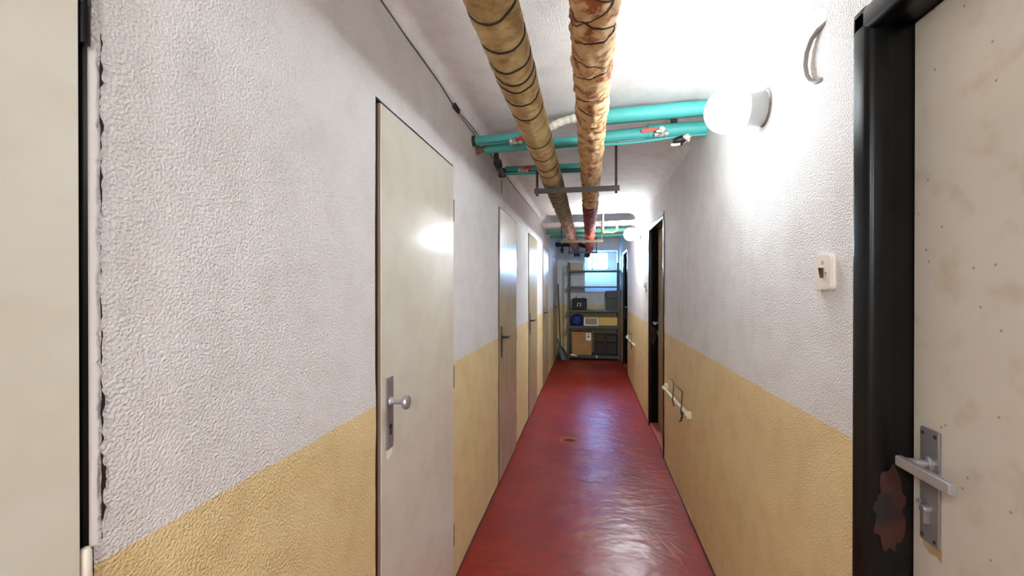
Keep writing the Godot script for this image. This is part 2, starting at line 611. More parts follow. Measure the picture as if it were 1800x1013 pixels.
func ceiling() -> void:
	var prof := func(t: float, h: float) -> Vector2:       # across the corridor, with a small cove left and a wide one right
		var rl := 0.05
		var rr := 0.13
		if t < 0.2:
			var a := t / 0.2 * PI / 2
			return Vector2(XL - 0.002 + rl * (1.0 - cos(a)), h - rl * (1.0 - sin(a)))
		if t > 0.75:
			var a := (t - 0.75) / 0.25 * PI / 2
			return Vector2(XR + 0.002 - rr * (1.0 - sin(a)), h - rr * (1.0 - cos(a)))
		return Vector2(lerpf(XL + rl, XR - rr, (t - 0.2) / 0.55), h)
	var near := MB.new()
	var build := func(mb: MB, za: float, zb: float, h: float, sag: float) -> void:
		var rows := []
		var uvs := []
		var zs := steps(za, zb)
		for z in zs:
			var row := PackedVector3Array()
			var uv := PackedVector2Array()
			for j in 41:
				var q: Vector2 = prof.call(j / 40.0, h)
				var off := 0.004 * wob.get_noise_3d(q.x * 2.5, z * 2.5, 90.0)
				row.append(Vector3(q.x, q.y + off - sag, z))
				uv.append(Vector2(q.x - q.y, z))
			rows.append(row)
			uvs.append(uv)
		mb.grid(rows, Vector3(0, -1, 0), uvs)
	build.call(near, Z_BACK, Z_STEP, CEIL, 0.0)
	build.call(near, Z_STEP + 0.01, Z_END - 0.02, CEIL_FAR, 0.0)
	# rounded riser where the ceiling steps up
	var rows := []
	for i in 7:
		var row := PackedVector3Array()
		var a := i / 6.0 * PI / 2
		for j in 41:
			var q: Vector2 = prof.call(j / 40.0, CEIL)
			row.append(Vector3(q.x, q.y + 0.02 * (1.0 - cos(a)) + (0.2 if i == 6 else 0.0), Z_STEP - 0.02 * sin(a)))
		rows.append(row)
	near.grid(rows, Vector3(0, -0.5, -1))
	near.box(Vector3(XL - 0.3, CEIL_FAR + 0.06, Z_END - 0.6), Vector3(XR + 0.4, CEIL_FAR + 0.25, Z_BACK + 0.2), 0.0)
	single(near, "ceiling", M.ceiling, "white plaster ceiling with rounded edges stepping up near the far end", "ceiling", "", "structure")


func floor_() -> void:
	var f := MB.new()
	var rows := []
	var uvs := []
	for i in 60:
		var z := lerpf(Z_BACK + 0.1, Z_END - 0.1, i / 59.0)
		var row := PackedVector3Array()
		var uv := PackedVector2Array()
		for j in 9:
			var x := lerpf(XL - 0.05, XR + 0.16, j / 8.0)
			row.append(Vector3(x, 0.0, z))
			uv.append(Vector2((x + 0.66) / 1.3, (z + 8.9) / 6.9))
		rows.append(row)
		uvs.append(uv)
	f.grid(rows, Vector3.UP, uvs)
	f.box(Vector3(XL - 0.3, -0.25, Z_END - 0.6), Vector3(XR + 0.4, -0.01, Z_BACK + 0.3), 0.0)
	var o := single(f, "floor", M.floor, "worn glossy dark red painted concrete floor", "floor", "", "structure")
	# chipped spot where the paint is gone
	var rim := MB.new()
	var pit := MB.new()
	var outer := PackedVector3Array()
	var mid := PackedVector3Array()
	var c := Vector3(-0.18, 0.0, -3.93)
	for k in 40:
		var a := TAU * k / 40
		var r := 1.0 + 0.28 * wob.get_noise_2d(cos(a) * 2.0 + 5.0, sin(a) * 2.0)
		outer.append(c + Vector3(cos(a) * 0.092 * r, 0.0006, sin(a) * 0.082 * r))
		mid.append(c + Vector3(cos(a) * 0.058 * r + 0.004, 0.0030, sin(a) * 0.034 * r + 0.02))
	for k in 40:
		var k2 := (k + 1) % 40
		rim.flat(outer[k], outer[k2], mid[k2], mid[k], Vector3.UP)
		pit.tri(c + Vector3(0.004, 0.0022, 0.02), mid[k], mid[k2], Vector3.UP, Vector3.UP, Vector3.UP)
	var chip := part(rim, "chipped_patch", M.chip, o)
	chip.set_meta("label", "brown chipped patch in the red floor paint")
	part(pit, "hole", M.hole, chip)
	# pale scratches
	for s in [[0.25, -2.83, 0.47, -2.80, 0.003], [0.33, -2.80, 0.52, -2.88, 0.002], [0.44, -2.45, 0.50, -2.36, 0.002], [0.38, -2.52, 0.46, -2.30, 0.0015], [-0.05, -2.12, 0.14, -2.13, 0.0012]]:
		var b := MB.new()
		var p := PackedVector3Array()
		for k in 9:
			var u := k / 8.0
			p.append(Vector3(lerpf(s[0], s[2], u), 0.0001, lerpf(s[1], s[3], u) + 0.006 * wob.get_noise_2d(u * 4.0, s[0] * 30.0)))
		var rr := PackedFloat32Array()
		for k in 9:
			rr.append(s[4] * (0.25 + 0.75 * sin(PI * (k + 0.5) / 9.0)))
		b.tube(p, s[4], 6, true, rr)
		for i in b.v.size():
			b.v[i].y *= 0.3
		part(b, "scratch", M.scratch if M.has("scratch") else M.paper, o)


func ends() -> void:
	# far wall with a window niche
	var x0 := -0.08
	var x1 := 0.575
	var y0 := 1.315
	var y1 := 2.16
	var yl := 1.05
	var white := MB.new()
	var yellow := MB.new()
	var n := Vector3.BACK
	var rect := func(mb: MB, ax: float, ay: float, bx: float, by: float) -> void:
		mb.flat(Vector3(ax, ay, Z_END), Vector3(bx, ay, Z_END), Vector3(bx, by, Z_END), Vector3(ax, by, Z_END), n)
	rect.call(yellow, XL - 0.02, 0.0, XR + 0.02, yl)
	rect.call(white, XL - 0.02, yl, XR + 0.02, y0)
	rect.call(white, XL - 0.02, y0, x0, y1)
	rect.call(white, x1, y0, XR + 0.02, y1)
	rect.call(white, XL - 0.02, y1, XR + 0.02, CEIL_FAR + 0.05)
	var zb := Z_END - 0.42
	var wy := 1.78
	# niche: sloping sill, cheeks, head
	white.flat(Vector3(x0, y0, Z_END), Vector3(x1, y0, Z_END), Vector3(x1, wy, zb), Vector3(x0, wy, zb), Vector3(0, 0.42, 0.465).normalized())
	white.flat(Vector3(x0, y0, Z_END), Vector3(x0, wy, zb), Vector3(x0, y1, zb), Vector3(x0, y1, Z_END), Vector3.RIGHT)
	white.flat(Vector3(x1, y0, Z_END), Vector3(x1, wy, zb), Vector3(x1, y1, zb), Vector3(x1, y1, Z_END), Vector3.LEFT)
	white.flat(Vector3(x0, y1, Z_END), Vector3(x1, y1, Z_END), Vector3(x1, y1, zb), Vector3(x0, y1, zb), Vector3.DOWN)
	# mass of the wall round the niche
	white.box(Vector3(XL - 0.2, -0.1, zb - 0.1), Vector3(XR + 0.3, wy - 0.001, zb - 0.001), 0.0)
	white.box(Vector3(XL - 0.2, y1 + 0.001, zb - 0.1), Vector3(XR + 0.3, CEIL_FAR + 0.2, zb - 0.001), 0.0)
	white.box(Vector3(XL - 0.2, wy - 0.002, zb - 0.1), Vector3(-0.04, y1 + 0.002, zb - 0.001), 0.0)
	white.box(Vector3(0.42, wy - 0.002, zb - 0.1), Vector3(XR + 0.3, y1 + 0.002, zb - 0.001), 0.0)
	single(white, "wall_far", M.white, "end wall behind the shelving with window niche and yellow lower half", "wall", "", "structure", [[yellow, M.yellow]])
	# window: frame, mullion, two panes
	var w := thing("window_1", "small bright basement window high in the end wall niche", "window", Vector3(0.19, wy, zb - 0.03), "", "structure")
	var fr := MB.new()
	for b in [[-0.04, wy, 0.42, wy + 0.03], [-0.04, y1 - 0.03, 0.42, y1], [-0.04, wy, -0.01, y1], [0.39, wy, 0.42, y1], [0.055, wy, 0.095, y1]]:
		fr.box(Vector3(b[0], b[1], zb - 0.055), Vector3(b[2], b[3], zb - 0.012), 0.003)
	part(fr, "window_frame", M.white_paint, w)
	for b in [[-0.01, 0.055], [0.095, 0.39]]:
		var p := MB.new()
		p.box(Vector3(b[0], wy + 0.03, zb - 0.036), Vector3(b[1], y1 - 0.03, zb - 0.032), 0.0)
		part(p, "pane", M.glass, w)
	# wall behind the camera
	var back := MB.new()
	var backy := MB.new()
	back.flat(Vector3(XL - 0.1, yl, Z_BACK), Vector3(XR + 0.1, yl, Z_BACK), Vector3(XR + 0.1, CEIL_FAR, Z_BACK), Vector3(XL - 0.1, CEIL_FAR, Z_BACK), Vector3.FORWARD)
	backy.flat(Vector3(XL - 0.1, 0, Z_BACK), Vector3(XR + 0.1, 0, Z_BACK), Vector3(XR + 0.1, yl, Z_BACK), Vector3(XL - 0.1, yl, Z_BACK), Vector3.FORWARD)
	back.box(Vector3(XL - 0.3, -0.1, Z_BACK + 0.005), Vector3(XR + 0.4, CEIL_FAR + 0.2, Z_BACK + 0.2), 0.0)
	single(back, "wall_near", M.white, "white and yellow end wall closing the corridor behind the viewer", "wall", "", "structure", [[backy, M.yellow]])


# ---------------------------------------------------------------- doors
func left_door(z0: float, called: String, label: String, leaf_mat: Material, knob: bool, hinge_mat: Material) -> Node3D:
	var o := thing(called, label, "door", Vector3(XL, 0, z0), "", "structure")
	var z1 := z0 - LEFT_W
	var fr := MB.new()
	var xo := XL + 0.0005
	var xi := XL - 0.02
	for s in [[z0, z0 - 0.010], [z1 + 0.010, z1]]:
		fr.box(Vector3(xi, 0, s[1]), Vector3(xo, DOOR_H, s[0]), 0.0015)
	fr.box(Vector3(xi, DOOR_H - 0.008, z1), Vector3(xo, DOOR_H, z0), 0.0015)
	fr.box(Vector3(xi - 0.004, 0.004, z1), Vector3(xi + 0.002, DOOR_H, z0), 0.0)      # rebate behind the leaf
	part(fr, "frame", M.frame, o)
	var a := z0 - 0.019
	var b := z1 + 0.019
	var lf := MB.new()
	var xf := XL + 0.010
	lf.box(Vector3(xi + 0.003, 0.012, b), Vector3(xf, DOOR_H - 0.013, a), 0.002)
	var leaf := part(lf, "leaf", leaf_mat, o)
	var le := MB.new()
	le.box(Vector3(xi + 0.004, 0.013, a - 0.001), Vector3(xf - 0.002, DOOR_H - 0.014, a + 0.0006), 0.0002)
	part(le, "leaf_edge", M.leaf_edge, leaf)
	for y: float in [0.235, 1.03 if called == "door_1" else 0.99, 1.78]:
		var h := MB.new()
		h.lathe(PackedVector2Array([Vector2(0, -0.052), Vector2(0.0065, -0.050), Vector2(0.0065, -0.002), Vector2(0.0055, 0.0), Vector2(0.0065, 0.002), Vector2(0.0065, 0.05), Vector2(0.004, 0.055), Vector2(0, 0.056)]), Transform3D(Basis.IDENTITY, Vector3(XL + 0.005, y, z1 + 0.011)), 14)
		part(h, "hinge", M.plastic if called == "door_1" and y < 1.5 else hinge_mat, o)
	var zc := a - 0.052
	var pl := MB.new()
	var metal: Material = M.steel if knob else M.black
	var hw := 0.022 if knob else 0.016
	pl.box(Vector3(xf, 0.90, zc - hw), Vector3(xf + 0.005, 1.13, zc + hw), 0.002)
	for y: float in [0.912, 1.118]:
		pl.lathe(PackedVector2Array([Vector2(0.004, 0.0), Vector2(0.003, 0.0015), Vector2(0, 0.002)]), Transform3D(Basis(Vector3.FORWARD, PI / 2), Vector3(xf + 0.0045, y, zc)), 10)
	part(pl, "lock_plate", metal, leaf)
	var kh := MB.new()
	kh.lathe(PackedVector2Array([Vector2(0.0085, -0.002), Vector2(0.0085, 0.002), Vector2(0.004, 0.003), Vector2(0, 0.001)]), Transform3D(Basis(Vector3.FORWARD, PI / 2), Vector3(xf + 0.005, 0.972, zc)), 14)
	kh.box(Vector3(xf + 0.004, 0.944, zc - 0.005), Vector3(xf + 0.0068, 0.972, zc + 0.005), 0.001)
	part(kh, "keyhole", M.black, leaf)
	var hd := MB.new()
	var out := Transform3D(Basis(Vector3.FORWARD, PI / 2), Vector3(xf + 0.004, 1.052, zc))
	if knob:
		hd.lathe(PackedVector2Array([Vector2(0.014, 0.0), Vector2(0.013, 0.006), Vector2(0.0085, 0.008), Vector2(0.0085, 0.040), Vector2(0.012, 0.044), Vector2(0.020, 0.047), Vector2(0.0225, 0.052), Vector2(0.0225, 0.058), Vector2(0.020, 0.062), Vector2(0.010, 0.0645), Vector2(0, 0.065)]), out, 28)
		part(hd, "knob", M.alloy, leaf)
		var ch := MB.new()
		var cp := [Vector2(-0.020, 0.902), Vector2(-0.022, 0.885), Vector2(-0.008, 0.872), Vector2(0.012, 0.866), Vector2(0.021, 0.880), Vector2(0.021, 0.902)]
		for k in cp.size() - 2:
			ch.tri(Vector3(xf + 0.0004, cp[0].y, zc + cp[0].x), Vector3(xf + 0.0004, cp[k + 1].y, zc + cp[k + 1].x), Vector3(xf + 0.0004, cp[k + 2].y, zc + cp[k + 2].x), Vector3.RIGHT, Vector3.RIGHT, Vector3.RIGHT)
		part(ch, "chipped_paint", M.paper, leaf)
	else:
		hd.tube(PackedVector3Array([Vector3(xf + 0.003, 1.05, zc), Vector3(xf + 0.03, 1.05, zc), Vector3(xf + 0.042, 1.05, zc - 0.004), Vector3(xf + 0.047, 1.05, zc - 0.018), Vector3(xf + 0.048, 1.051, zc - 0.06), Vector3(xf + 0.046, 1.053, zc - 0.10), Vector3(xf + 0.040, 1.056, zc - 0.122)]), 0.009, 12, true, PackedFloat32Array([0.011, 0.009, 0.009, 0.0095, 0.0095, 0.008, 0.006]))
		part(hd, "lever", M.black, leaf)
	return o


func right_door(z0: float, called: String, label: String, leaf_mat: Material) -> Node3D:
	var o := thing(called, label, "door", Vector3(XR, 0, z0), "", "structure")
	var z1 := z0 - RIGHT_W
	var deep := 0.084
	# steel frame: a rounded lip on the wall and a jamb into the opening
	var prof := PackedVector2Array([Vector2(0.055, 0.0), Vector2(0.054, -0.004), Vector2(0.051, -0.0065), Vector2(0.046, -0.007), Vector2(0.016, -0.007), Vector2(0.008, -0.005), Vector2(0.002, 0.000), Vector2(0.0, 0.007), Vector2(0.0, 0.040), Vector2(0.004, 0.043), Vector2(0.004, deep + 0.03), Vector2(0.03, deep + 0.03), Vector2(0.03, 0.002)])
	# profile x = away from the opening, y = into the wall
	var head := DOOR_H - 0.012
	var fr := MB.new()
	fr.prism(prof, head + 0.055, Transform3D(Basis(Vector3(0, 0, -1), Vector3(1, 0, 0), Vector3(0, 1, 0)), Vector3(XR, 0, z1)), true)
	fr.prism(prof, head + 0.055, Transform3D(Basis(Vector3(0, 0, 1), Vector3(1, 0, 0), Vector3(0, 1, 0)), Vector3(XR, 0, z0)), true)
	fr.prism(prof, RIGHT_W + 0.10, Transform3D(Basis(Vector3(0, 1, 0), Vector3(1, 0, 0), Vector3(0, 0, 1)), Vector3(XR, head, z1 - 0.05)), true)
	part(fr, "frame", M.frame, o)
	var rs := MB.new()
	var rc := Vector3(XR + 0.036, 0.93, z1 + 0.0012)
	for k in 36:
		var q := []
		for kk in [k, k + 1]:
			var a: float = TAU * kk / 36.0
			var rr := 1.0 + 0.45 * wob.get_noise_2d(cos(a) * 1.6 + z0 * 3.0, sin(a) * 1.6)
			q.append(rc + Vector3(cos(a) * 0.030 * rr, sin(a) * 0.085 * rr, 0))
		rs.tri(rc, q[0], q[1], Vector3.BACK, Vector3.BACK, Vector3.BACK)
	part(rs, "rust_patch", M.frame_rust, o)
	var th := MB.new()
	th.box(Vector3(XR + 0.002, 0.0, z1), Vector3(XR + 0.13, 0.035, z0), 0.004)
	part(th, "threshold", M.threshold, o)
	var lf := MB.new()
	var xf := XR + deep
	lf.box(Vector3(xf, 0.04, z1 - 0.003), Vector3(xf + 0.04, head + 0.003, z0 + 0.003), 0.002)
	var leaf := part(lf, "leaf", leaf_mat, o)
	var zc := z1 + 0.048
	var pl := MB.new()
	pl.box(Vector3(xf - 0.006, 0.89, zc - 0.025), Vector3(xf, 1.127, zc + 0.025), 0.0025)
	part(pl, "lock_plate", M.steel, leaf)
	for q in [[0.902, -0.016], [0.902, 0.016], [1.115, -0.016], [1.115, 0.016]]:
		var sc := MB.new()
		sc.lathe(PackedVector2Array([Vector2(0.0042, 0.0), Vector2(0.0038, 0.0014), Vector2(0, 0.0018)]), Transform3D(Basis(Vector3.BACK, PI / 2), Vector3(xf - 0.0058, q[0], zc + q[1])), 10)
		part(sc, "screw", M.dark_steel, leaf)
	var lv := MB.new()
	lv.lathe(PackedVector2Array([Vector2(0.0155, 0.0), Vector2(0.0155, 0.003), Vector2(0.012, 0.005), Vector2(0.011, 0.006)]), Transform3D(Basis(Vector3.BACK, PI / 2), Vector3(xf - 0.006, 1.055, zc)), 24)
	lv.lathe(PackedVector2Array([Vector2(0.0095, 0.004), Vector2(0.0095, 0.045)]), Transform3D(Basis(Vector3.BACK, PI / 2), Vector3(xf - 0.004, 1.055, zc)), 20)
	lv.box(Vector3(xf - 0.060, 1.044, zc - 0.012), Vector3(xf - 0.046, 1.066, zc + 0.124), 0.0025)
	part(lv, "lever", M.alloy, leaf)
	var cy := MB.new()
	cy.lathe(PackedVector2Array([Vector2(0.0085, 0.0), Vector2(0.0085, 0.012), Vector2(0.007, 0.014), Vector2(0, 0.0145)]), Transform3D(Basis(Vector3.BACK, PI / 2), Vector3(xf - 0.005, 0.962, zc)), 18)
	cy.box(Vector3(xf - 0.017, 0.930, zc - 0.005), Vector3(xf - 0.004, 0.962, zc + 0.005), 0.003)
	cy.lathe(PackedVector2Array([Vector2(0.0035, 0.0), Vector2(0.0035, 0.006), Vector2(0, 0.007)]), Transform3D(Basis(Vector3.BACK, PI / 2), Vector3(xf - 0.012, 0.973, zc - 0.012)), 10)
	part(cy, "lock_cylinder", M.steel, leaf)
	var ch := MB.new()
	var cp := [Vector2(-0.025, 0.892), Vector2(-0.022, 0.876), Vector2(-0.004, 0.868), Vector2(0.012, 0.872), Vector2(0.026, 0.866), Vector2(0.026, 0.892)]
	for k in cp.size() - 2:
		ch.tri(Vector3(xf - 0.0004, cp[0].y, zc + cp[0].x), Vector3(xf - 0.0004, cp[k + 1].y, zc + cp[k + 1].x), Vector3(xf - 0.0004, cp[k + 2].y, zc + cp[k + 2].x), Vector3.LEFT, Vector3.LEFT, Vector3.LEFT)
	part(ch, "chipped_paint", M.worn, leaf)
	return o


func doors() -> void:
	M.threshold = mat(rgb(158, 78, 62), 0.45)
	left_door(LEFT_DOORS[0], "door_1", "cream door leaf at the left edge, hinged beside the rough plaster", M.cream, true, M.frame)
	left_door(LEFT_DOORS[1], "door_2", "smooth cream flush door with a round grey knob on a long plate", M.cream, true, M.leaf_edge)
	var d := left_door(LEFT_DOORS[2], "door_3", "worn beige door with black lever, next beyond the knob door", M.worn, false, M.leaf_edge)
	var said := ["worn beige door with black lever, second beyond the knob door", "worn beige door with black lever, third beyond the knob door", "worn beige door farthest down the left wall, behind the broom"]
	for k in 3:
		var c: Node3D = d.duplicate()
		c.name = "door_%d" % (4 + k)
		add_child(c)
		c.position = Vector3(XL, 0, LEFT_DOORS[3 + k])
		c.set_meta("label", said[k])
	right_door(RIGHT_DOORS[0], "door_7", "large grimy cream door with square lever handle at the right edge", M.grimy)
	right_door(RIGHT_DOORS[1], "door_8", "recessed tan door in dark steel frame halfway down the right wall", M.worn)
	right_door(RIGHT_DOORS[2], "door_9", "recessed door in dark steel frame beside the shelving on the right", M.worn)
	# ragged edge of the plaster along the frame of the nearest left door
	var r := MB.new()
	var z := LEFT_DOORS[0] - LEFT_W
	var rows := []
	for i in 160:
		var y := 1.08 + 0.66 * i / 159.0
		var w := 0.005 + 0.004 * wob.get_noise_2d(y * 30.0, 3.0) + 0.003 * wob.get_noise_2d(y * 90.0, 8.0)
		rows.append(PackedVector3Array([Vector3(XL + 0.0005, y, z + 0.004), Vector3(XL + 0.0035, y, z - w * 0.3), Vector3(XL + 0.0035, y, z - w), Vector3(XL - 0.001, y, z - w - 0.004)]))
	r.grid(rows, Vector3.RIGHT)
	var cr := MB.new()
	for i in 200:
		var y := 1.085 + 0.67 * i / 200.0
		var q := []
		for yy: float in [y, y + 0.67 / 200.0]:
			var k := maxf(0.0, wob.get_noise_2d(yy * 14.0, 60.0) + 0.05) * 0.009 + maxf(0.0, wob.get_noise_2d(yy * 70.0, 20.0)) * 0.004
			var e := z - 0.0075 - 0.002 * wob.get_noise_2d(yy * 25.0, 5.0)
			q.append(Vector3(XL + 0.0045, yy, e))
			q.append(Vector3(XL + 0.0045, yy, e - k))
		cr.flat(q[0], q[1], q[3], q[2], Vector3.RIGHT)
	var crack := cr
	single(r, "trim_1", M.white, "ragged plaster edge beside the nearest door frame on the left", "trim", "", "structure")
	var tr := get_node("trim_1") as Node3D
	part(crack, "dark_crack", M.hole, tr)


# ---------------------------------------------------------------- pipes
func wrapped(z0: float, z1: float, step: float, cx: float, cy: float, radius: float, wires: Array, lumps: float, seed_: float) -> MB:
	var mb := MB.new()
	var rings := []
	var cs := PackedVector3Array()
	var uvs := []
	var count := int(ceil((z0 - z1) / step))
	for i in count + 1:
		var z := lerpf(z0, z1, float(i) / count)
		var c := Vector3(cx, cy, z)
		var ring := PackedVector3Array()
		for j in 56:
			var a := TAU * j / 56
			ring.append(c + Vector3(cos(a), sin(a), 0) * cloth_r(z, a, radius, wires, lumps, seed_))
		rings.append(ring)
		cs.append(c)
		uvs.append(Vector2(0, z))
	mb.skin(rings, cs, uvs, true)
	return mb


func cloth_r(z: float, a: float, radius: float, wires: Array, lumps: float, seed_: float) -> float:
	var x := cos(a)
	var y := sin(a)
	var r := radius + lumps * (wob.get_noise_3d(x * 0.9 + seed_, y * 0.9, z * 7.0) + 0.55 * wob.get_noise_3d(x * 2.2 + seed_, y * 2.2, z * 22.0 + y * 2.0))
	for w in wires:
		var d: float = z - (w[0] + w[1] * x + w[2] * y)
		if absf(d) < 0.06:
			r -= w[3] * exp(-d * d / 0.00022) - 0.35 * w[3] * exp(-pow(absf(d) - 0.03, 2.0) / 0.0004)
	return r


func ties(o: Node3D, cx: float, cy: float, radius: float, wires: Array, lumps: float, seed_: float, thick: float, m: Material = M.wire) -> void:
	for w in wires:
		var p := PackedVector3Array()
		for k in 49:
			var a := TAU * k / 48
			var z: float = w[0] + w[1] * cos(a) + w[2] * sin(a)
			var r := cloth_r(z, a, radius, wires, lumps, seed_) + thick * 0.6
			p.append(Vector3(cx + cos(a) * r, cy + sin(a) * r, z))
		var b := MB.new()
		b.tube(p, thick, 6, false)
		part(b, "binding_wire", m, o)


func main_pipes() -> void:
	var cy := 2.12
	var L := thing("insulated_pipe", "long overhead pipe wrapped in mustard cloth bound with dark wire, left of the two", "pipe", Vector3(-0.235, cy, 0))
	var wl := []
	for z in [0.55, 0.2, -0.2, -0.55, -0.86, -1.0, -1.13, -1.245, -1.32, -1.365, -1.47, -1.6, -1.93, -2.14, -2.33, -2.47]:
		wl.append([z, rng.randf_range(-0.012, 0.012), rng.randf_range(-0.008, 0.008), 0.0035])
	part(wrapped(Z_BACK - 0.01, -2.62, 0.012, -0.235, cy, 0.064, wl, 0.004, 1.0), "burlap_wrap", M.mustard, L)
	ties(L, -0.235, cy, 0.064, wl, 0.004, 1.0, 0.0031)
	var wl2 := []
	for k in 14:
		wl2.append([-2.7 - k * 0.105, rng.randf_range(-0.02, 0.02), rng.randf_range(-0.01, 0.01), 0.005])
	part(wrapped(-2.62, -4.2, 0.015, -0.235, cy, 0.066, wl2, 0.006, 3.0), "dark_burlap_wrap", M.mustard_dark, L)
	ties(L, -0.235, cy, 0.066, wl2, 0.006, 3.0, 0.0032)
	var wl3 := []
	for k in 22:
		wl3.append([-4.25 - k * 0.16, 0.05 * (1 if k % 2 else -1), 0.02, 0.006])
	part(wrapped(-4.2, -7.8, 0.02, -0.235, cy, 0.064, wl3, 0.008, 5.0), "patterned_wrap", M.pinkish, L)
	ties(L, -0.235, cy, 0.064, wl3, 0.008, 5.0, 0.003)
	var bend := MB.new()
	var bp := PackedVector3Array()
	for k in 9:
		var a := k / 8.0 * PI / 2
		bp.append(Vector3(-0.235 + 0.02 * k / 8.0, cy - 0.14 * (1.0 - cos(a)), -7.78 - 0.14 * sin(a) - 0.02))
	bend.tube(bp, 0.058, 20)
	part(bend, "bent_end", M.blue_black, L)
	var R := thing("insulated_pipe", "long overhead pipe wrapped in rust-stained cloth turning dark red, right of the two", "pipe", Vector3(0.012, cy, 0))
	var wr := []
	for q in [[0.6, 0.02], [0.1, -0.03], [-0.4, 0.03], [-0.80, 0.0], [-0.94, 0.02], [-1.0, -0.035], [-1.075, 0.045], [-1.10, -0.03], [-1.16, 0.012], [-1.30, -0.03], [-1.36, 0.02], [-1.52, 0.03], [-1.64, -0.02], [-1.78, 0.03], [-1.92, -0.03], [-2.02, 0.01], [-2.2, -0.02], [-2.36, 0.03], [-2.5, 0.0]]:
		wr.append([q[0], q[1], -0.02 - absf(q[1]) * 0.5, 0.0055])
	var folds := wr.duplicate()
	for k in 34:
		folds.append([-0.85 - k * 0.08 + rng.randf_range(-0.02, 0.02), rng.randf_range(-0.06, 0.06), rng.randf_range(-0.05, 0.0), rng.randf_range(0.001, 0.004)])
	part(wrapped(Z_BACK - 0.01, -3.55, 0.012, 0.012, cy, 0.061, folds, 0.009, 8.0), "burlap_wrap", M.rusty, R)
	var thin := wr.slice(0, 13)
	ties(R, 0.012, cy, 0.061, thin, 0.009, 8.0, 0.0021, M.wire_brown)
	var wr2 := []
	for k in 12:
		wr2.append([-3.6 - k * 0.15, 0.03 * (1 if k % 2 else -1), 0.0, 0.008])
	part(wrapped(-3.55, -5.4, 0.015, 0.012, cy, 0.063, wr2, 0.010, 12.0), "wine_red_wrap", M.wine, R)
	var wr3 := []
	for k in 16:
		wr3.append([-5.45 - k * 0.16, 0.03 * (1 if k % 2 else -1), 0.0, 0.008])
	part(wrapped(-5.4, -7.9, 0.02, 0.012, cy, 0.063, wr3, 0.010, 15.0), "orange_wrap", M.orange, R)
	ties(R, 0.012, cy, 0.063, wr3, 0.010, 15.0, 0.003, M.wire_brown)
	var b2 := MB.new()
	bp = PackedVector3Array()
	for k in 9:
		var a := k / 8.0 * PI / 2
		bp.append(Vector3(0.012 - 0.05 * k / 8.0, cy - 0.15 * (1.0 - cos(a)), -7.88 - 0.15 * sin(a) - 0.02))
	b2.tube(bp, 0.055, 20)
	part(b2, "bent_end", M.dark_steel, R)


func hanger(z: float, x0: float, x1: float, y: float, label: String, m: Material, rod_m: Material, top: float) -> void:
	var o := thing("pipe_hanger", label, "hanger", Vector3((x0 + x1) / 2, y, z), "steel hangers carrying the two wrapped pipes")
	var b := MB.new()
	# angle bar
	b.prism(PackedVector2Array([Vector2(0, 0), Vector2(0.034, 0), Vector2(0.034, -0.004), Vector2(0.004, -0.004), Vector2(0.004, -0.034), Vector2(0, -0.034)]), x1 - x0, Transform3D(Basis(Vector3(0, 0, -1), Vector3(0, 1, 0), Vector3(1, 0, 0)), Vector3(x0, y, z + 0.017)))
	part(b, "angle_bar", m, o)
	for x: float in [x0 + 0.016, x1 - 0.020]:
		var r := MB.new()
		r.tube(PackedVector3Array([Vector3(x, y - 0.045, z), Vector3(x, y + 0.1, z), Vector3(x, top, z)]), 0.008, 10)
		var rod := part(r, "rod", rod_m, o)
		var nut := MB.new()
		nut.lathe(PackedVector2Array([Vector2(0, -0.010), Vector2(0.011, -0.010), Vector2(0.011, 0.0), Vector2(0.0, 0.0)]), Transform3D(Basis.IDENTITY, Vector3(x, y - 0.004, z)), 6)
		part(nut, "nut", m, rod)


# foam sleeve with a slit along it, round a path
func sleeve(path: PackedVector3Array, r: float, open_at: float, gap: float) -> MB:
	var mb := MB.new()
	var f := MB.frames(path)
	var outer := []
	var inner := []
	var lip_a := []
	var lip_b := []
	for i in path.size():
		var ro := PackedVector3Array()
		var ri := PackedVector3Array()
		var g := gap * (1.0 + 0.5 * wob.get_noise_2d(path[i].x * 9.0, path[i].z * 3.0))
		for j in 25:
			var a := open_at + g + (TAU - 2.0 * g) * j / 24.0
			var d: Vector3 = f[i][0] * cos(a) + f[i][1] * sin(a)
			var rr := r * (1.0 + 0.05 * wob.get_noise_3d(path[i].x * 8.0, cos(a), sin(a) + 30.0))
			if j == 0: rr *= 1.12          # the free edge stands off a little
			ro.append(path[i] + d * rr)
			ri.append(path[i] + d * rr * 0.72)
		outer.append(ro)
		inner.append(ri)
		lip_a.append(PackedVector3Array([ro[0], ri[0]]))
		lip_b.append(PackedVector3Array([ro[24], ri[24]]))
	_shell(mb, outer, path, 1.0)
	_shell(mb, inner, path, -1.0)
	for lip in [lip_a, lip_b]:
		for i in path.size() - 1:
			var nn: Vector3 = (lip[i][1] - lip[i][0]).cross(path[i + 1] - path[i]).normalized()
			var mid: Vector3 = path[i] + (f[i][0] * cos(open_at) + f[i][1] * sin(open_at)) * r
			if nn.dot(mid - lip[i][0]) < 0.0: nn = -nn
			mb.flat(lip[i][0], lip[i][1], lip[i + 1][1], lip[i + 1][0], nn)
	for e: int in [0, path.size() - 1]:
		var out := (path[e] - path[1 if e == 0 else path.size() - 2]).normalized()
		for j in 24:
			mb.flat(outer[e][j], outer[e][j + 1], inner[e][j + 1], inner[e][j], out)
	return mb


func _shell(mb: MB, rows: Array, path: PackedVector3Array, sgn: float) -> void:
	for i in path.size() - 1:
		for j in 24:
			var q := [rows[i][j], rows[i][j + 1], rows[i + 1][j + 1], rows[i + 1][j]]
			var nn := []
			for k in 4:
				nn.append((q[k] - path[i if k < 2 else i + 1]).normalized() * sgn)
			mb.quad(q[0], q[1], q[2], q[3], nn[0], nn[1], nn[2], nn[3])


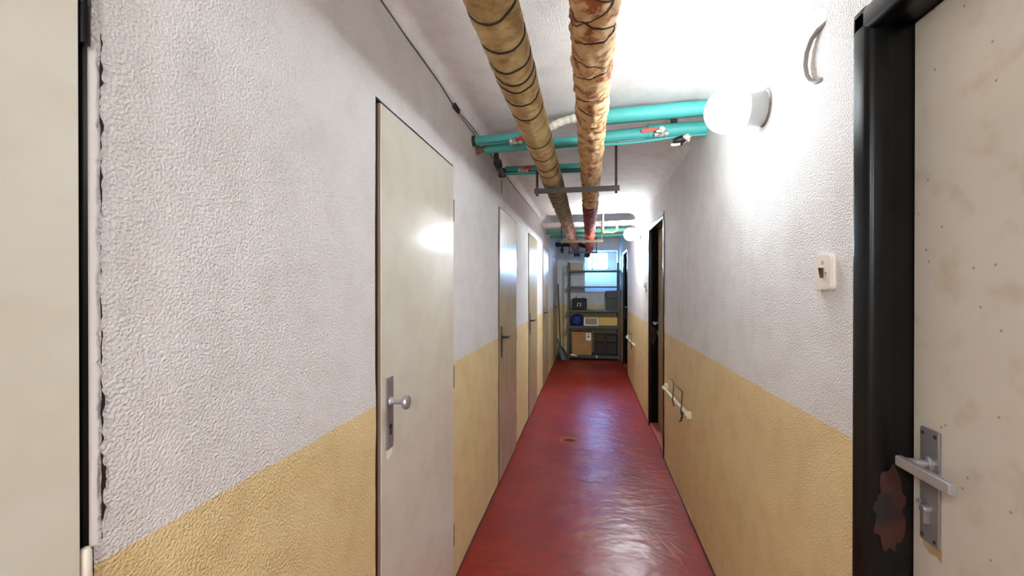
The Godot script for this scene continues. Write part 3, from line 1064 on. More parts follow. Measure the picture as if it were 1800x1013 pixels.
func run(a: Vector3, b: Vector3, n := 24, sag := 0.0) -> PackedVector3Array:
	var p := PackedVector3Array()
	for i in n + 1:
		var u := float(i) / n
		p.append(a.lerp(b, u) + Vector3(0, -sag * sin(PI * u), 0))
	return p


func valve(o: Node3D, at: Vector3, grip: Material, along: Vector3, long: float) -> void:
	var b := MB.new()
	var basis := Basis(Quaternion(Vector3.UP, along))
	b.lathe(PackedVector2Array([Vector2(0.0, -0.034), Vector2(0.017, -0.034), Vector2(0.017, -0.018), Vector2(0.012, -0.016), Vector2(0.016, -0.008), Vector2(0.018, 0.0), Vector2(0.016, 0.008), Vector2(0.012, 0.016), Vector2(0.017, 0.018), Vector2(0.017, 0.034), Vector2(0.0, 0.034)]), Transform3D(basis, at), 12)
	b.lathe(PackedVector2Array([Vector2(0.009, 0.0), Vector2(0.009, 0.026), Vector2(0.006, 0.028), Vector2(0.006, 0.034), Vector2(0, 0.034)]), Transform3D(Basis(Vector3.RIGHT, PI / 2), at), 12)
	var v := part(b, "valve", M.valve_grey, o)
	var h := MB.new()
	var up := Vector3(0, 0, 0.036)
	var tip := at + up + along * long
	h.tube(PackedVector3Array([at + up, at + up + along * long * 0.3, at + up + along * long * 0.4 + Vector3(0, 0.004, 0.003), tip]), 0.009, 10, true, PackedFloat32Array([0.008, 0.007, 0.0105, 0.010]))
	part(h, "handle", grip, v)


func water_pipes() -> void:
	var zA := -2.2
	var A := thing("water_pipe", "upper teal foam-covered pipe crossing under the ceiling, with white cloth elbow", "pipe", Vector3(0.0, 2.28, zA), "teal insulated water pipes across the corridor")
	part(sleeve(run(Vector3(0.012, 2.285, zA), Vector3(XR - 0.003, 2.298, zA), 24), 0.036, -2.2, 0.05), "foam_sleeve", M.foam, A)
	var el := MB.new()
	var pts := PackedVector3Array()
	var c := Curve3D.new()
	c.add_point(Vector3(0.012, 2.288, zA), Vector3.ZERO, Vector3(-0.08, 0.006, 0))
	c.add_point(Vector3(-0.15, 2.286, -2.235), Vector3(0.06, 0.012, 0.01), Vector3(-0.05, -0.012, -0.01))
	c.add_point(Vector3(-0.29, 2.238, -2.27), Vector3(0.05, 0.01, 0.01), Vector3.ZERO)
	pts = c.tessellate_even_length(4, 0.012)
	var rad := PackedFloat32Array()
	for i in pts.size():
		rad.append(0.021 + 0.002 * sin(i * 1.7) + 0.001 * sin(i * 4.1))
	el.tube(pts, 0.021, 16, true, rad)
	part(el, "white_cloth_elbow", M.wrap_white, A)
	part(sleeve(run(Vector3(-0.27, 2.243, -2.272), Vector3(XL + 0.018, 2.236, -2.285), 20), 0.024, -1.95, 0.16), "foam_sleeve", M.foam, A)
	var col := MB.new()
	col.lathe(PackedVector2Array([Vector2(0.012, 0.0), Vector2(0.03, 0.0), Vector2(0.028, 0.012), Vector2(0.017, 0.018), Vector2(0.012, 0.02)]), Transform3D(Basis(Vector3.FORWARD, PI / 2), Vector3(XL, 2.236, -2.285)), 16)
	part(col, "wall_collar", M.dark_steel, A)
	valve(A, Vector3(-0.39, 2.212, -2.262), M.red_grip, Vector3.RIGHT, 0.07)
	# pipe B, with its slit foam
	var zB := -2.365
	var B := thing("water_pipe", "lower teal foam-covered pipe with split sleeve, red tag and white fitting", "pipe", Vector3(0, 2.215, zB), "teal insulated water pipes across the corridor")
	var core := MB.new()
	core.tube(run(Vector3(XL + 0.002, 2.215, zB), Vector3(XR - 0.002, 2.245, zB), 20), 0.014, 12)
	part(core, "steel_pipe", M.dark_steel, B)
	part(sleeve(run(Vector3(0.03, 2.235, zB), Vector3(0.33, 2.250, zB), 18), 0.032, -1.25, 0.2), "foam_sleeve", M.foam, B)
	part(sleeve(run(Vector3(0.31, 2.253, zB), Vector3(XR - 0.004, 2.256, zB), 16), 0.037, -1.35, 0.16), "foam_sleeve", M.foam, B)
	part(sleeve(run(Vector3(0.03, 2.230, zB), Vector3(-0.2, 2.224, zB), 12), 0.028, -1.5, 0.05), "foam_sleeve", M.foam, B)
	part(sleeve(run(Vector3(-0.2, 2.224, zB), Vector3(XL + 0.05, 2.212, zB), 20), 0.025, 1.2, 0.05), "foam_sleeve", M.foam, B)
	var flap := MB.new()
	flap.tube(run(Vector3(0.05, 2.194, zB + 0.012), Vector3(0.42, 2.208, zB + 0.02), 14, 0.006), 0.0065, 8)
	flap.tube(run(Vector3(0.42, 2.208, zB + 0.02), Vector3(XR - 0.004, 2.214, zB + 0.02), 10, -0.002), 0.006, 8)
	part(flap, "loose_foam_edge", M.foam, B)
	valve(B, Vector3(0.375, 2.228, zB + 0.03), M.valve_grey, Vector3.LEFT, 0.03)
	var tagm := MB.new()
	tagm.box(Vector3(-0.042, -0.011, -0.003), Vector3(0.042, 0.011, 0.003), 0.003, Transform3D(Basis(Vector3.BACK, 0.06), Vector3(0.315, 2.248, zB + 0.042)))
	part(tagm, "red_tag", M.tape_red, B)
	var disc := MB.new()
	disc.lathe(PackedVector2Array([Vector2(0, 0), Vector2(0.016, 0), Vector2(0.016, 0.005), Vector2(0.012, 0.007), Vector2(0, 0.007)]), Transform3D(Basis(Vector3.RIGHT, PI / 2), Vector3(0.378, 2.249, zB + 0.038)), 16)
	part(disc, "white_disc", M.wrap_white, B)
	var fit := MB.new()
	fit.tube(PackedVector3Array([Vector3(0.435, 2.185, zB + 0.03), Vector3(0.455, 2.187, zB + 0.032), Vector3(0.48, 2.192, zB + 0.034), Vector3(0.50, 2.194, zB + 0.034)]), 0.018, 10, true, PackedFloat32Array([0.012, 0.019, 0.021, 0.014]))
	fit.tube(PackedVector3Array([Vector3(0.47, 2.20, zB + 0.02), Vector3(0.472, 2.165, zB + 0.03)]), 0.012, 8)
	part(fit, "fitting", M.black_iron, B)
	var hemp := MB.new()
	for k in 26:
		var d := Vector3(rng.randf_range(-1, 1), rng.randf_range(-1.1, 0.7), rng.randf_range(-0.6, 1)).normalized()
		var p := Vector3(0.497, 2.196, zB + 0.036)
		hemp.tube(PackedVector3Array([p + d * 0.004, p + d * 0.018 + Vector3(0, rng.randf_range(-0.003, 0.004), 0), p + d * rng.randf_range(0.021, 0.03)]), 0.006, 6, true, PackedFloat32Array([0.011, 0.008, 0.002]))
	hemp.tube(PackedVector3Array([Vector3(0.425, 2.166, zB + 0.03), Vector3(0.45, 2.165, zB + 0.034), Vector3(0.47, 2.168, zB + 0.034)]), 0.008, 8)
	part(hemp, "white_hemp_packing", M.wrap_white, B)
	var bolt := MB.new()
	bolt.lathe(PackedVector2Array([Vector2(0, -0.016), Vector2(0.017, -0.016), Vector2(0.018, 0.012), Vector2(0.012, 0.016), Vector2(0, 0.017)]), Transform3D(Basis.IDENTITY, Vector3(0.442, 2.302, zB + 0.02)), 10)
	bolt.tube(run(Vector3(0.442, 2.31, zB + 0.02), Vector3(0.442, CEIL, zB + 0.02), 2), 0.006, 8)
	part(bolt, "clamp", M.dark_steel, B)
	var cl2 := MB.new()
	cl2.lathe(PackedVector2Array([Vector2(0.012, 0.0), Vector2(0.028, 0.0), Vector2(0.026, 0.012), Vector2(0.017, 0.03), Vector2(0.014, 0.05)]), Transform3D(Basis(Vector3.FORWARD, PI / 2), Vector3(XL, 2.212, zB)), 16)
	part(cl2, "wall_collar", M.leaf_edge, B)
	# pipe C, farther, joined to B by a black run with a stop valve
	var zC := -2.88
	var C := thing("water_pipe", "short teal foam-covered pipe behind the mustard wrapped pipe, fed by black valve", "pipe", Vector3(-0.3, 2.19, zC), "teal insulated water pipes across the corridor")
	var cc := MB.new()
	cc.tube(run(Vector3(-0.60, 2.224, zC), Vector3(0.02, 2.222, zC), 12), 0.014, 12)
	part(cc, "steel_pipe", M.dark_steel, C)
	part(sleeve(run(Vector3(-0.57, 2.226, zC), Vector3(0.02, 2.222, zC), 22), 0.031, -0.5, 0.11), "foam_sleeve", M.foam, C)
	valve(C, Vector3(-0.44, 2.218, zC + 0.034), M.red_grip, Vector3.RIGHT, 0.06)
	var leg := MB.new()
	leg.tube(PackedVector3Array([Vector3(-0.528, 2.200, zB - 0.012), Vector3(-0.54, 2.185, -2.45), Vector3(-0.565, 2.182, -2.62), Vector3(-0.59, 2.20, zC + 0.02), Vector3(-0.60, 2.215, zC)]), 0.017, 12, true, PackedFloat32Array([0.014, 0.016, 0.021, 0.019, 0.02]))
	leg.lathe(PackedVector2Array([Vector2(0, -0.03), Vector2(0.024, -0.028), Vector2(0.027, -0.012), Vector2(0.02, 0.0), Vector2(0.027, 0.014), Vector2(0.022, 0.03), Vector2(0, 0.032)]), Transform3D(Basis.IDENTITY, Vector3(-0.595, 2.212, zC + 0.005)), 14)
	leg.lathe(PackedVector2Array([Vector2(0, -0.02), Vector2(0.026, -0.018), Vector2(0.026, 0.018), Vector2(0, 0.02)]), Transform3D(Basis(Vector3.RIGHT, 1.3), Vector3(-0.555, 2.184, -2.56)), 10)
	part(leg, "black_valve", M.black_iron, C)
	var dangle := MB.new()
	dangle.tube(PackedVector3Array([Vector3(-0.597, 2.165, zC + 0.005), Vector3(-0.598, 2.12, zC + 0.006), Vector3(-0.596, 2.07, zC + 0.003)]), 0.0025, 6)
	part(dangle, "hanging_wire", M.dark_steel, C)
	# far set of crossing pipes
	var g := ["upper of two thin green pipes crossing beyond the ceiling step", "lower of two thin green pipes crossing beyond the ceiling step"]
	for k in 2:
		var p := MB.new()
		var y := 2.24
		var o := thing("green_pipe", g[k], "pipe", Vector3(0.0, y, -6.3 - 0.6 * k), "green pipes beyond the ceiling step")
		p.tube(run(Vector3(-0.62, y - 0.004, -6.3 - 0.6 * k), Vector3(XR - 0.003, y + 0.004, -6.3 - 0.6 * k), 12), 0.030 - 0.003 * k, 14)
		part(p, "pipe_run", M.green_pipe, o)
	var pp := MB.new()
	var pr := PackedFloat32Array()
	var pth := run(Vector3(XL + 0.004, 2.262, -5.82), Vector3(XR - 0.004, 2.276, -5.82), 40)
	for i in 41: pr.append(0.036 + 0.003 * sin(i * 1.3) + 0.002 * sin(i * 3.1))
	pp.tube(pth, 0.036, 18, true, pr)
	single(pp, "wrapped_cross_pipe", M.pale_pipe, "pale wrapped pipe crossing just beyond the step in the ceiling", "pipe")
	var bl := thing("black_drain_pipe", "thick black pipe with stop tap crossing below the ceiling at the far end", "pipe", Vector3(-0.35, 2.22, -8.2))
	var bm := MB.new()
	bm.tube(PackedVector3Array([Vector3(XL + 0.004, 2.235, -8.2), Vector3(-0.3, 2.232, -8.2), Vector3(-0.15, 2.222, -8.2), Vector3(-0.05, 2.19, -8.18), Vector3(-0.01, 2.15, -8.15)]), 0.042, 16)
	part(bm, "pipe_run", M.blue_black, bl)
	var bt := MB.new()
	bt.tube(PackedVector3Array([Vector3(-0.51, 2.21, -8.18), Vector3(-0.51, 2.12, -8.18), Vector3(-0.51, 2.06, -8.18)]), 0.018, 10, true, PackedFloat32Array([0.014, 0.03, 0.012]))
	bt.tube(PackedVector3Array([Vector3(-0.55, 2.13, -8.17), Vector3(-0.47, 2.13, -8.17)]), 0.012, 8)
	part(bt, "tap", M.blue_black, bl)
	# thin painted pipe that drops from the ceiling past hanger two
	var tp := MB.new()
	tp.tube(PackedVector3Array([Vector3(0.06, 2.352, -5.30), Vector3(0.14, 2.352, -5.30), Vector3(0.166, 2.345, -5.30), Vector3(0.172, 2.32, -5.30), Vector3(0.172, 2.2, -5.30), Vector3(0.172, 2.08, -5.30)]), 0.0095, 10)
	var tw := thing("thin_white_pipe", "thin white pipe bending down from the ceiling to brass fittings beside the second hanger", "pipe", Vector3(0.172, 2.08, -5.3))
	part(tp, "pipe_run", M.white_paint, tw)
	var tf := MB.new()
	tf.tube(PackedVector3Array([Vector3(0.172, 2.085, -5.30), Vector3(0.22, 2.098, -5.36), Vector3(0.29, 2.10, -5.42), Vector3(0.335, 2.12, -5.46), Vector3(0.345, 2.15, -5.46), Vector3(0.345, 2.215, -5.46)]), 0.010, 8)
	part(tf, "brass_run", M.brass, tw)
	for y: float in [2.085, 2.135, 2.165, 2.195]:
		var q := MB.new()
		var x := 0.172 if y < 2.1 else 0.345
		q.lathe(PackedVector2Array([Vector2(0, -0.012), Vector2(0.016, -0.011), Vector2(0.018, 0.0), Vector2(0.016, 0.011), Vector2(0, 0.012)]), Transform3D(Basis.IDENTITY, Vector3(x, y, -5.30 if y < 2.1 else -5.46)), 10)
		part(q, "coupling", M.brass, tw)


# ---------------------------------------------------------------- lamps, switches, cables
func lamps() -> void:
	var said := ["white glowing globe lamp on chrome base, nearest on the right wall", "small distant white glowing globe lamp on the right wall", "unseen globe lamp added as fill light on the left wall behind the viewer", "unseen globe lamp added as fill light on the right wall behind the viewer"]
	for k in 4:  # the later pair is added out of view to even light on near walls
		var sd := -1.0 if k == 2 else 1.0
		var wx := XL if k == 2 else XR
		var c := Vector3(wx - sd * 0.12, 2.05, GLOBES[k])
		var o := thing("globe_lamp", said[k], "lamp", Vector3(wx, 2.05, GLOBES[k]), "white globe wall lamps")
		var b := MB.new()
		b.lathe(PackedVector2Array([Vector2(0, 0), Vector2(0.064, 0.0), Vector2(0.064, 0.004), Vector2(0.060, 0.008), Vector2(0.058, 0.05), Vector2(0.060, 0.054), Vector2(0.060, 0.062), Vector2(0.056, 0.064), Vector2(0.0, 0.064)]), Transform3D(Basis(Vector3.BACK, sd * PI / 2), Vector3(wx, 2.05, GLOBES[k])), 40)
		part(b, "chrome_base", M.chrome, o)
		var g := MB.new()
		var pr := PackedVector2Array()
		for i in 33:
			var a := -PI / 2 + PI * i / 32
			pr.append(Vector2(maxf(cos(a), 0.0) * 0.079, sin(a) * 0.079))
		g.lathe(pr, Transform3D(Basis.IDENTITY, c), 48)
		part(g, "glass_globe", M.globe, o)
		var l := OmniLight3D.new()
		l.name = "bulb_light"
		l.light_color = LAMP_COLOR
		l.light_energy = LAMP_ENERGY[k]
		l.light_size = 0.07
		l.omni_range = 14.0
		l.omni_attenuation = 2.0
		l.shadow_enabled = true
		o.add_child(l, true)
		l.position = c - o.position


func switch_at(z: float, y: float, label: String) -> void:
	var o := thing("light_switch", label, "switch", Vector3(XR, y, z), "light switches on the right wall")
	var b := MB.new()
	var poly := PackedVector2Array()
	for q in [[1, 1], [-1, 1], [-1, -1], [1, -1]]:
		for k in 7:
			var a: float = atan2(q[1], q[0]) - PI / 4 + k / 6.0 * PI / 2
			poly.append(Vector2(q[0] * 0.027 + cos(a) * 0.014, q[1] * 0.032 + sin(a) * 0.014))
	b.prism(poly, 0.010, Transform3D(Basis(Vector3(0, 0, 1), Vector3(0, 1, 0), Vector3(-1, 0, 0)), Vector3(XR, y, z)), true)
	var small := PackedVector2Array()
	for p in poly: small.append(p * Vector2(0.93, 0.94))
	b.prism(small, 0.0125, Transform3D(Basis(Vector3(0, 0, 1), Vector3(0, 1, 0), Vector3(-1, 0, 0)), Vector3(XR, y, z)), true)
	part(b, "cover_plate", M.plastic, o)
	var r := MB.new()
	r.prism(PackedVector2Array([Vector2(-0.013, 0.0), Vector2(0.013, 0.0), Vector2(0.013, 0.004), Vector2(0.0, 0.0055), Vector2(-0.013, 0.009)]), 0.010, Transform3D(Basis(Vector3(0, -1, 0), Vector3(-1, 0, 0), Vector3(0, 0, 1)), Vector3(XR - 0.0122, y - 0.001, z - 0.005)))
	part(r, "rocker", M.rocker, o)
	for s: float in [-0.0155, 0.0155]:
		var sc := MB.new()
		sc.lathe(PackedVector2Array([Vector2(0.0022, 0), Vector2(0.0018, 0.0008), Vector2(0, 0.001)]), Transform3D(Basis(Vector3.BACK, PI / 2), Vector3(XR - 0.0124, y - 0.002, z + s)), 10)
		part(sc, "screw", M.rocker, o)
	var mk := MB.new()
	mk.box(Vector3(XR - 0.0129, y + 0.026, z - 0.004), Vector3(XR - 0.0124, y + 0.029, z + 0.004), 0.0002)
	mk.box(Vector3(XR - 0.0129, y + 0.0215, z - 0.005), Vector3(XR - 0.0124, y + 0.0235, z + 0.005), 0.0002)
	part(mk, "printed_mark", M.print_red, o)


func cables() -> void:
	var x := XL + 0.004
	var o := thing("surface_cable", "thin grey cable running along the top of the left wall with a junction clip", "cable", Vector3(x, 2.31, -1.2))
	var a := MB.new()
	a.tube(PackedVector3Array([Vector3(x, 2.312, 2.0), Vector3(x, 2.316, 0.3), Vector3(x, 2.312, -0.8), Vector3(x, 2.311, -1.217), Vector3(x, 2.305, -1.371), Vector3(x, 2.304, -1.56), Vector3(x, 2.301, -1.737), Vector3(x, 2.284, -1.932)]), 0.0032, 8)
	part(a, "cable_run", M.cable_dark, o)
	var j := MB.new()
	j.box(Vector3(-0.010, -0.012, -0.042), Vector3(0.012, 0.012, 0.042), 0.004, Transform3D(Basis(Vector3.RIGHT, 0.05), Vector3(x, 2.284, -1.96)))
	j.tube(PackedVector3Array([Vector3(x + 0.010, 2.29, -1.92), Vector3(x + 0.013, 2.284, -1.95), Vector3(x + 0.010, 2.278, -1.98)]), 0.005, 8)
	part(j, "junction", M.dark_steel, o)
	for k in 2:
		var b := MB.new()
		b.tube(PackedVector3Array([Vector3(x, 2.286 - 0.012 * k, -1.985), Vector3(x, 2.296 - 0.018 * k, -2.1), Vector3(x, 2.304 - 0.02 * k, -2.26), Vector3(x, 2.298 - 0.014 * k, -2.7), Vector3(x, 2.287 - 0.008 * k, -3.243), Vector3(x, 2.288 - 0.006 * k, -3.85), Vector3(x, 2.30, -4.5), Vector3(x, 2.32, -5.3)]), 0.0026, 8)
		part(b, "cable_run", M.cable, o)
	# cut end of an old cable on the right wall
	var h := MB.new()
	h.tube(PackedVector3Array([Vector3(XR + 0.002, 2.110, -1.235), Vector3(XR - 0.006, 2.108, -1.258), Vector3(XR - 0.010, 2.098, -1.285), Vector3(XR - 0.011, 2.075, -1.308), Vector3(XR - 0.010, 2.044, -1.319), Vector3(XR - 0.009, 2.012, -1.312), Vector3(XR - 0.008, 1.988, -1.295), Vector3(XR - 0.005, 1.974, -1.272), Vector3(XR + 0.002, 1.970, -1.25)]), 0.0062, 10)
	single(h, "cable_stub", M.cut_cable, "curved stub of old grey cable bowing out of the right wall", "cable")


func rack(z0: float, z1: float, label: String) -> void:
	var o := thing("hook_rail", label, "hook rail", Vector3(XR, 0.64, (z0 + z1) / 2), "cream hook rails on the right wall")
	var b := MB.new()
	var x := XR - 0.03
	b.tube(PackedVector3Array([Vector3(x, 0.622, z1), Vector3(x, 0.632, lerpf(z1, z0, 0.3)), Vector3(x, 0.655, z0)]), 0.0125, 12)
	part(b, "rail", M.rail, o)
	for u: float in [0.04, 0.96]:
		var s := MB.new()
		var z := lerpf(z1, z0, u)
		s.box(Vector3(x, 0.618, z - 0.012), Vector3(XR + 0.002, 0.66, z + 0.012), 0.003)
		part(s, "bracket", M.rail, o)
	var L := z0 - z1
	for q in [[0.545, -0.23], [0.87, -0.25]]:
		var w := MB.new()
		var z: float = z1 + L * q[0]
		w.tube(PackedVector3Array([Vector3(x - 0.004, 0.60, z + 0.01), Vector3(x - 0.016, 0.64, z + 0.004), Vector3(x - 0.010, 0.67, z), Vector3(x - 0.004, 0.755, z - 0.005), Vector3(x - 0.003, 0.762, z - 0.03), Vector3(x - 0.003, 0.757, z + L * q[1])]), 0.004, 8)
		part(w, "wire_hook", M.dark_steel, o)
	var d := MB.new()
	var zd := z1 + L * 0.86
	d.tube(PackedVector3Array([Vector3(x, 0.645, zd), Vector3(x - 0.006, 0.61, zd), Vector3(x - 0.004, 0.57, zd - 0.03), Vector3(x - 0.004, 0.548, zd - 0.085)]), 0.005, 8)
	part(d, "lower_hook", M.dark_steel, o)


# ---------------------------------------------------------------- the far end
func shelving() -> void:
	var x0 := -0.405
	var x1 := 0.588
	var zf := -8.30
	var zb := -8.70
	var o := thing("shelving_unit", "grey metal shelving unit with five shelves against the end wall", "shelving", Vector3((x0 + x1) / 2, 0, (zf + zb) / 2))
	for q in [[x0, zf, 1.9, 1, -1], [x1, zf, 1.74, -1, -1], [x0, zb, 1.9, 1, 1], [x1, zb, 1.9, -1, 1]]:
		var p := MB.new()
		var t := 0.036
		p.prism(PackedVector2Array([Vector2(0, 0), Vector2(t * q[3], 0), Vector2(t * q[3], 0.003 * q[4]), Vector2(0.003 * q[3], 0.003 * q[4]), Vector2(0.003 * q[3], t * q[4]), Vector2(0, t * q[4])]), q[2], Transform3D(Basis(Vector3(1, 0, 0), Vector3(0, 0, 1), Vector3(0, 1, 0)), Vector3(q[0], 0, q[1])))
		part(p, "post", M.grey_paint, o)
	for s in [[1.735, 0.030], [1.425, 0.028], [0.962, 0.036], [0.655, 0.052], [0.085, 0.055]]:
		var b := MB.new()
		var y: float = s[0]
		var h: float = s[1]
		b.box(Vector3(x0 + 0.004, y - 0.003, zb + 0.004), Vector3(x1 - 0.004, y, zf - 0.004), 0.0005)
		b.box(Vector3(x0 - 0.006, y - h, zf - 0.004), Vector3(x1 + 0.006, y + 0.001, zf + 0.006), 0.002)
		b.box(Vector3(x0 + 0.004, y - h, zb + 0.004), Vector3(x1 - 0.004, y, zb + 0.008), 0.001)
		part(b, "shelf", M.grey_paint, o)
	# what stands on it
	var bx := func(called: String, lo: Vector3, hi: Vector3, m: Material, bev: float, label: String, cat: String) -> Node3D:
		var t := thing(called, label, cat, Vector3((lo.x + hi.x) / 2, lo.y, (lo.z + hi.z) / 2))
		var b := MB.new()
		b.box(lo, hi, bev)
		part(b, "body", m, t)
		return t
	var c1: Node3D = bx.call("cardboard_box", Vector3(-0.365, 1.736, -8.62), Vector3(-0.10, 1.885, -8.36), M.card_pale, 0.004, "pale cardboard box on the top shelf, left of the window", "box")
	var fl := MB.new()
	fl.box(Vector3(-0.36, 1.885, -8.60), Vector3(-0.105, 1.888, -8.49), 0.001)
	fl.box(Vector3(-0.36, 1.885, -8.485), Vector3(-0.105, 1.888, -8.37), 0.001)
	part(fl, "flap", M.card_pale, c1)
	# black tool bag
	var bag := thing("tool_bag", "black tool bag with pale buckle mark on the middle shelf", "bag", Vector3(-0.18, 0.963, -8.45))
	var bb := MB.new()
	bb.box(Vector3(-0.325, 0.963, -8.58), Vector3(-0.04, 1.175, -8.34), 0.02)
	part(bb, "body", M.bag_black, bag)
	var fla := MB.new()
	fla.box(Vector3(-0.328, 1.135, -8.585), Vector3(-0.037, 1.188, -8.335), 0.015)
	part(fla, "top_flap", M.bag_black, bag)
	for x: float in [-0.212, -0.158]:
		var s := MB.new()
		s.tube(PackedVector3Array([Vector3(x - 0.006, 1.03, -8.334), Vector3(x - 0.002, 1.09, -8.33), Vector3(x + 0.016 * signf(-0.18 - x), 1.102, -8.33)]), 0.008, 8)
		part(s, "buckle", M.paper, bag)
	var hn := MB.new()
	hn.tube(PackedVector3Array([Vector3(-0.26, 1.18, -8.46), Vector3(-0.255, 1.225, -8.46), Vector3(-0.245, 1.235, -8.46), Vector3(-0.235, 1.19, -8.46)]), 0.01, 8)
	part(hn, "carry_handle", M.steel, bag)
	hn = MB.new()
	hn.tube(PackedVector3Array([Vector3(-0.13, 1.185, -8.46), Vector3(-0.115, 1.212, -8.46), Vector3(-0.09, 1.212, -8.46), Vector3(-0.08, 1.185, -8.46)]), 0.01, 8)
	part(hn, "carry_handle", M.steel, bag)
	# black storage crate with lid
	var cr := thing("storage_crate", "dark lidded storage crate at the right end of the middle shelf", "crate", Vector3(0.45, 0.963, -8.46))
	var cb := MB.new()
	cb.prism(PackedVector2Array([Vector2(-0.105, 0), Vector2(0.105, 0), Vector2(0.115, 0.24), Vector2(-0.115, 0.24)]), 0.27, Transform3D(Basis.IDENTITY, Vector3(0.452, 0.963, -8.62)))
	part(cb, "body", M.crate, cr)
	var cl := MB.new()
	cl.box(Vector3(0.328, 1.19, -8.63), Vector3(0.574, 1.335, -8.338), 0.012)
	part(cl, "lid", M.crate, cr)
	# blue bag
	var bl := MB.new()
	var rings := []
	var cs := PackedVector3Array()
	for i in 15:
		var u := i / 14.0
		var ring := PackedVector3Array()
		var c := Vector3(-0.235, 0.656 + 0.225 * u, -8.47)
		for k in 28:
			var a := TAU * k / 28
			var r := pow(maxf(0.0, 1.0 - pow(absf(u * 1.9 - 0.85), 3.2)), 0.45)
			if u > 0.93: r *= 0.55
			r *= 1.0 + 0.22 * wob.get_noise_3d(cos(a) * 2.0, sin(a) * 2.0, u * 5.0)
			ring.append(c + Vector3(cos(a) * 0.128 * maxf(r, 0.02), 0, sin(a) * 0.115 * maxf(r, 0.02)))
		rings.append(ring)
		cs.append(c)
	bl.skin(rings, cs, [], true)
	for i in bl.v.size():
		bl.v[i].y = maxf(bl.v[i].y, 0.6565)
	single(bl, "plastic_bag", M.bag_blue, "crumpled blue plastic bag on the lower shelf", "bag")
	# framed picture leaning
	var pf := thing("picture_frame", "cream picture frame leaning on the lower shelf beside the blue bag", "frame", Vector3(0.04, 0.656, -8.34))
	var pm := MB.new()
	var tilt := Transform3D(Basis(Vector3.RIGHT, -0.06), Vector3(0.045, 0.657, -8.335))
	for q in [[-0.142, 0.0, 0.142, 0.022], [-0.142, 0.146, 0.142, 0.164], [-0.142, 0.0, -0.116, 0.164], [0.112, 0.0, 0.142, 0.164]]:
		pm.box(Vector3(q[0], q[1], -0.012), Vector3(q[2], q[3], 0.008), 0.003, tilt)
	part(pm, "moulding", M.paper, pf)
	var pi := MB.new()
	pi.box(Vector3(-0.117, 0.02, -0.010), Vector3(0.113, 0.147, -0.002), 0.001, tilt)
	part(pi, "picture", M.tan_fill, pf)
	# yellow carton behind
	var yb: Node3D = bx.call("yellow_carton", Vector3(0.19, 0.656, -8.66), Vector3(0.55, 0.815, -8.46), M.ochre, 0.004, "low yellow carton at the right of the lower shelf", "box")
	var yt := MB.new()
	yt.box(Vector3(0.195, 0.815, -8.655), Vector3(0.545, 0.818, -8.465), 0.001)
	part(yt, "lid", M.ochre, yb)
	# big cardboard box with a label
	var big := thing("cardboard_box", "brown cardboard box with white label on the bottom shelf", "box", Vector3(-0.135, 0.086, -8.46))
	var gb := MB.new()
	gb.box(Vector3(-0.325, 0.086, -8.62), Vector3(0.055, 0.530, -8.318), 0.004)
	part(gb, "body", M.card, big)
	var gs := MB.new()
	gs.box(Vector3(0.054, 0.10, -8.60), Vector3(0.058, 0.52, -8.33), 0.001)
	part(gs, "side_panel", M.card_dark, big)
	var gl := MB.new()
	gl.box(Vector3(-0.055, 0.372, -8.3185), Vector3(0.045, 0.522, -8.3165), 0.0005)
	var lb := part(gl, "paper_label", M.paper, big)
	var lp := MB.new()
	lp.box(Vector3(-0.028, 0.425, -8.3168), Vector3(0.012, 0.465, -8.3160), 0.0003)
	lp.box(Vector3(-0.035, 0.49, -8.3168), Vector3(0.03, 0.505, -8.3160), 0.0003)
	part(lp, "print", M.print_grey, lb)
	var rp := MB.new()
	for q in [[-0.27, -0.225], [-0.215, -0.19], [-0.18, -0.13]]:
		rp.box(Vector3(q[0], 0.475, -8.3185), Vector3(q[1], 0.495, -8.3172), 0.0003)
	part(rp, "red_print", M.print_red, big)
	# folded chair with dark frame
	var ch := thing("folded_chair", "dark folded chair frame with drab cushions on the bottom shelf", "chair", Vector3(0.33, 0.086, -8.5))
	var cf := MB.new()
	for x: float in [0.115, 0.325, 0.55]:
		cf.box(Vector3(x - 0.014, 0.086, -8.40), Vector3(x + 0.014, 0.52, -8.36), 0.004)
	cf.box(Vector3(0.10, 0.495, -8.40), Vector3(0.564, 0.525, -8.36), 0.004)
	part(cf, "frame", M.black, ch)
	for q in [[0.131, 0.309], [0.341, 0.534]]:
		var cu := MB.new()
		cu.box(Vector3(q[0], 0.33, -8.46), Vector3(q[1], 0.49, -8.40), 0.015)
		part(cu, "cushion", M.cushion, ch)
		var se := MB.new()
		se.box(Vector3(q[0], 0.09, -8.50), Vector3(q[1], 0.325, -8.43), 0.01)
		part(se, "panel", M.dark_panel, ch)
	var rag := MB.new()
	rag.tube(PackedVector3Array([Vector3(-0.36, 0.096, -8.29), Vector3(-0.32, 0.088, -8.285), Vector3(-0.27, 0.08, -8.285), Vector3(-0.22, 0.07, -8.287)]), 0.014, 8, true, PackedFloat32Array([0.006, 0.02, 0.016, 0.008]))
	single(rag, "paper_scrap", M.paper, "crumpled white paper scrap at the bottom left of the shelving", "scrap")
	var tk := MB.new()
	tk.box(Vector3(0.143, 0.034, -8.293), Vector3(0.158, 0.092, -8.288), 0.001)
	single(tk, "paper_tag", M.paper, "narrow white tag hanging on the bottom shelf edge", "tag")
	# broom and shovel
	var br := thing("broom", "long-handled broom leaning in the far left corner", "broom", Vector3(-0.55, 0, -8.3))
	var hb := MB.new()
	hb.tube(PackedVector3Array([Vector3(-0.548, 0.22, -8.30), Vector3(-0.605, 1.47, -8.42)]), 0.013, 10)
	part(hb, "handle", M.wood, br)
	var hd := MB.new()
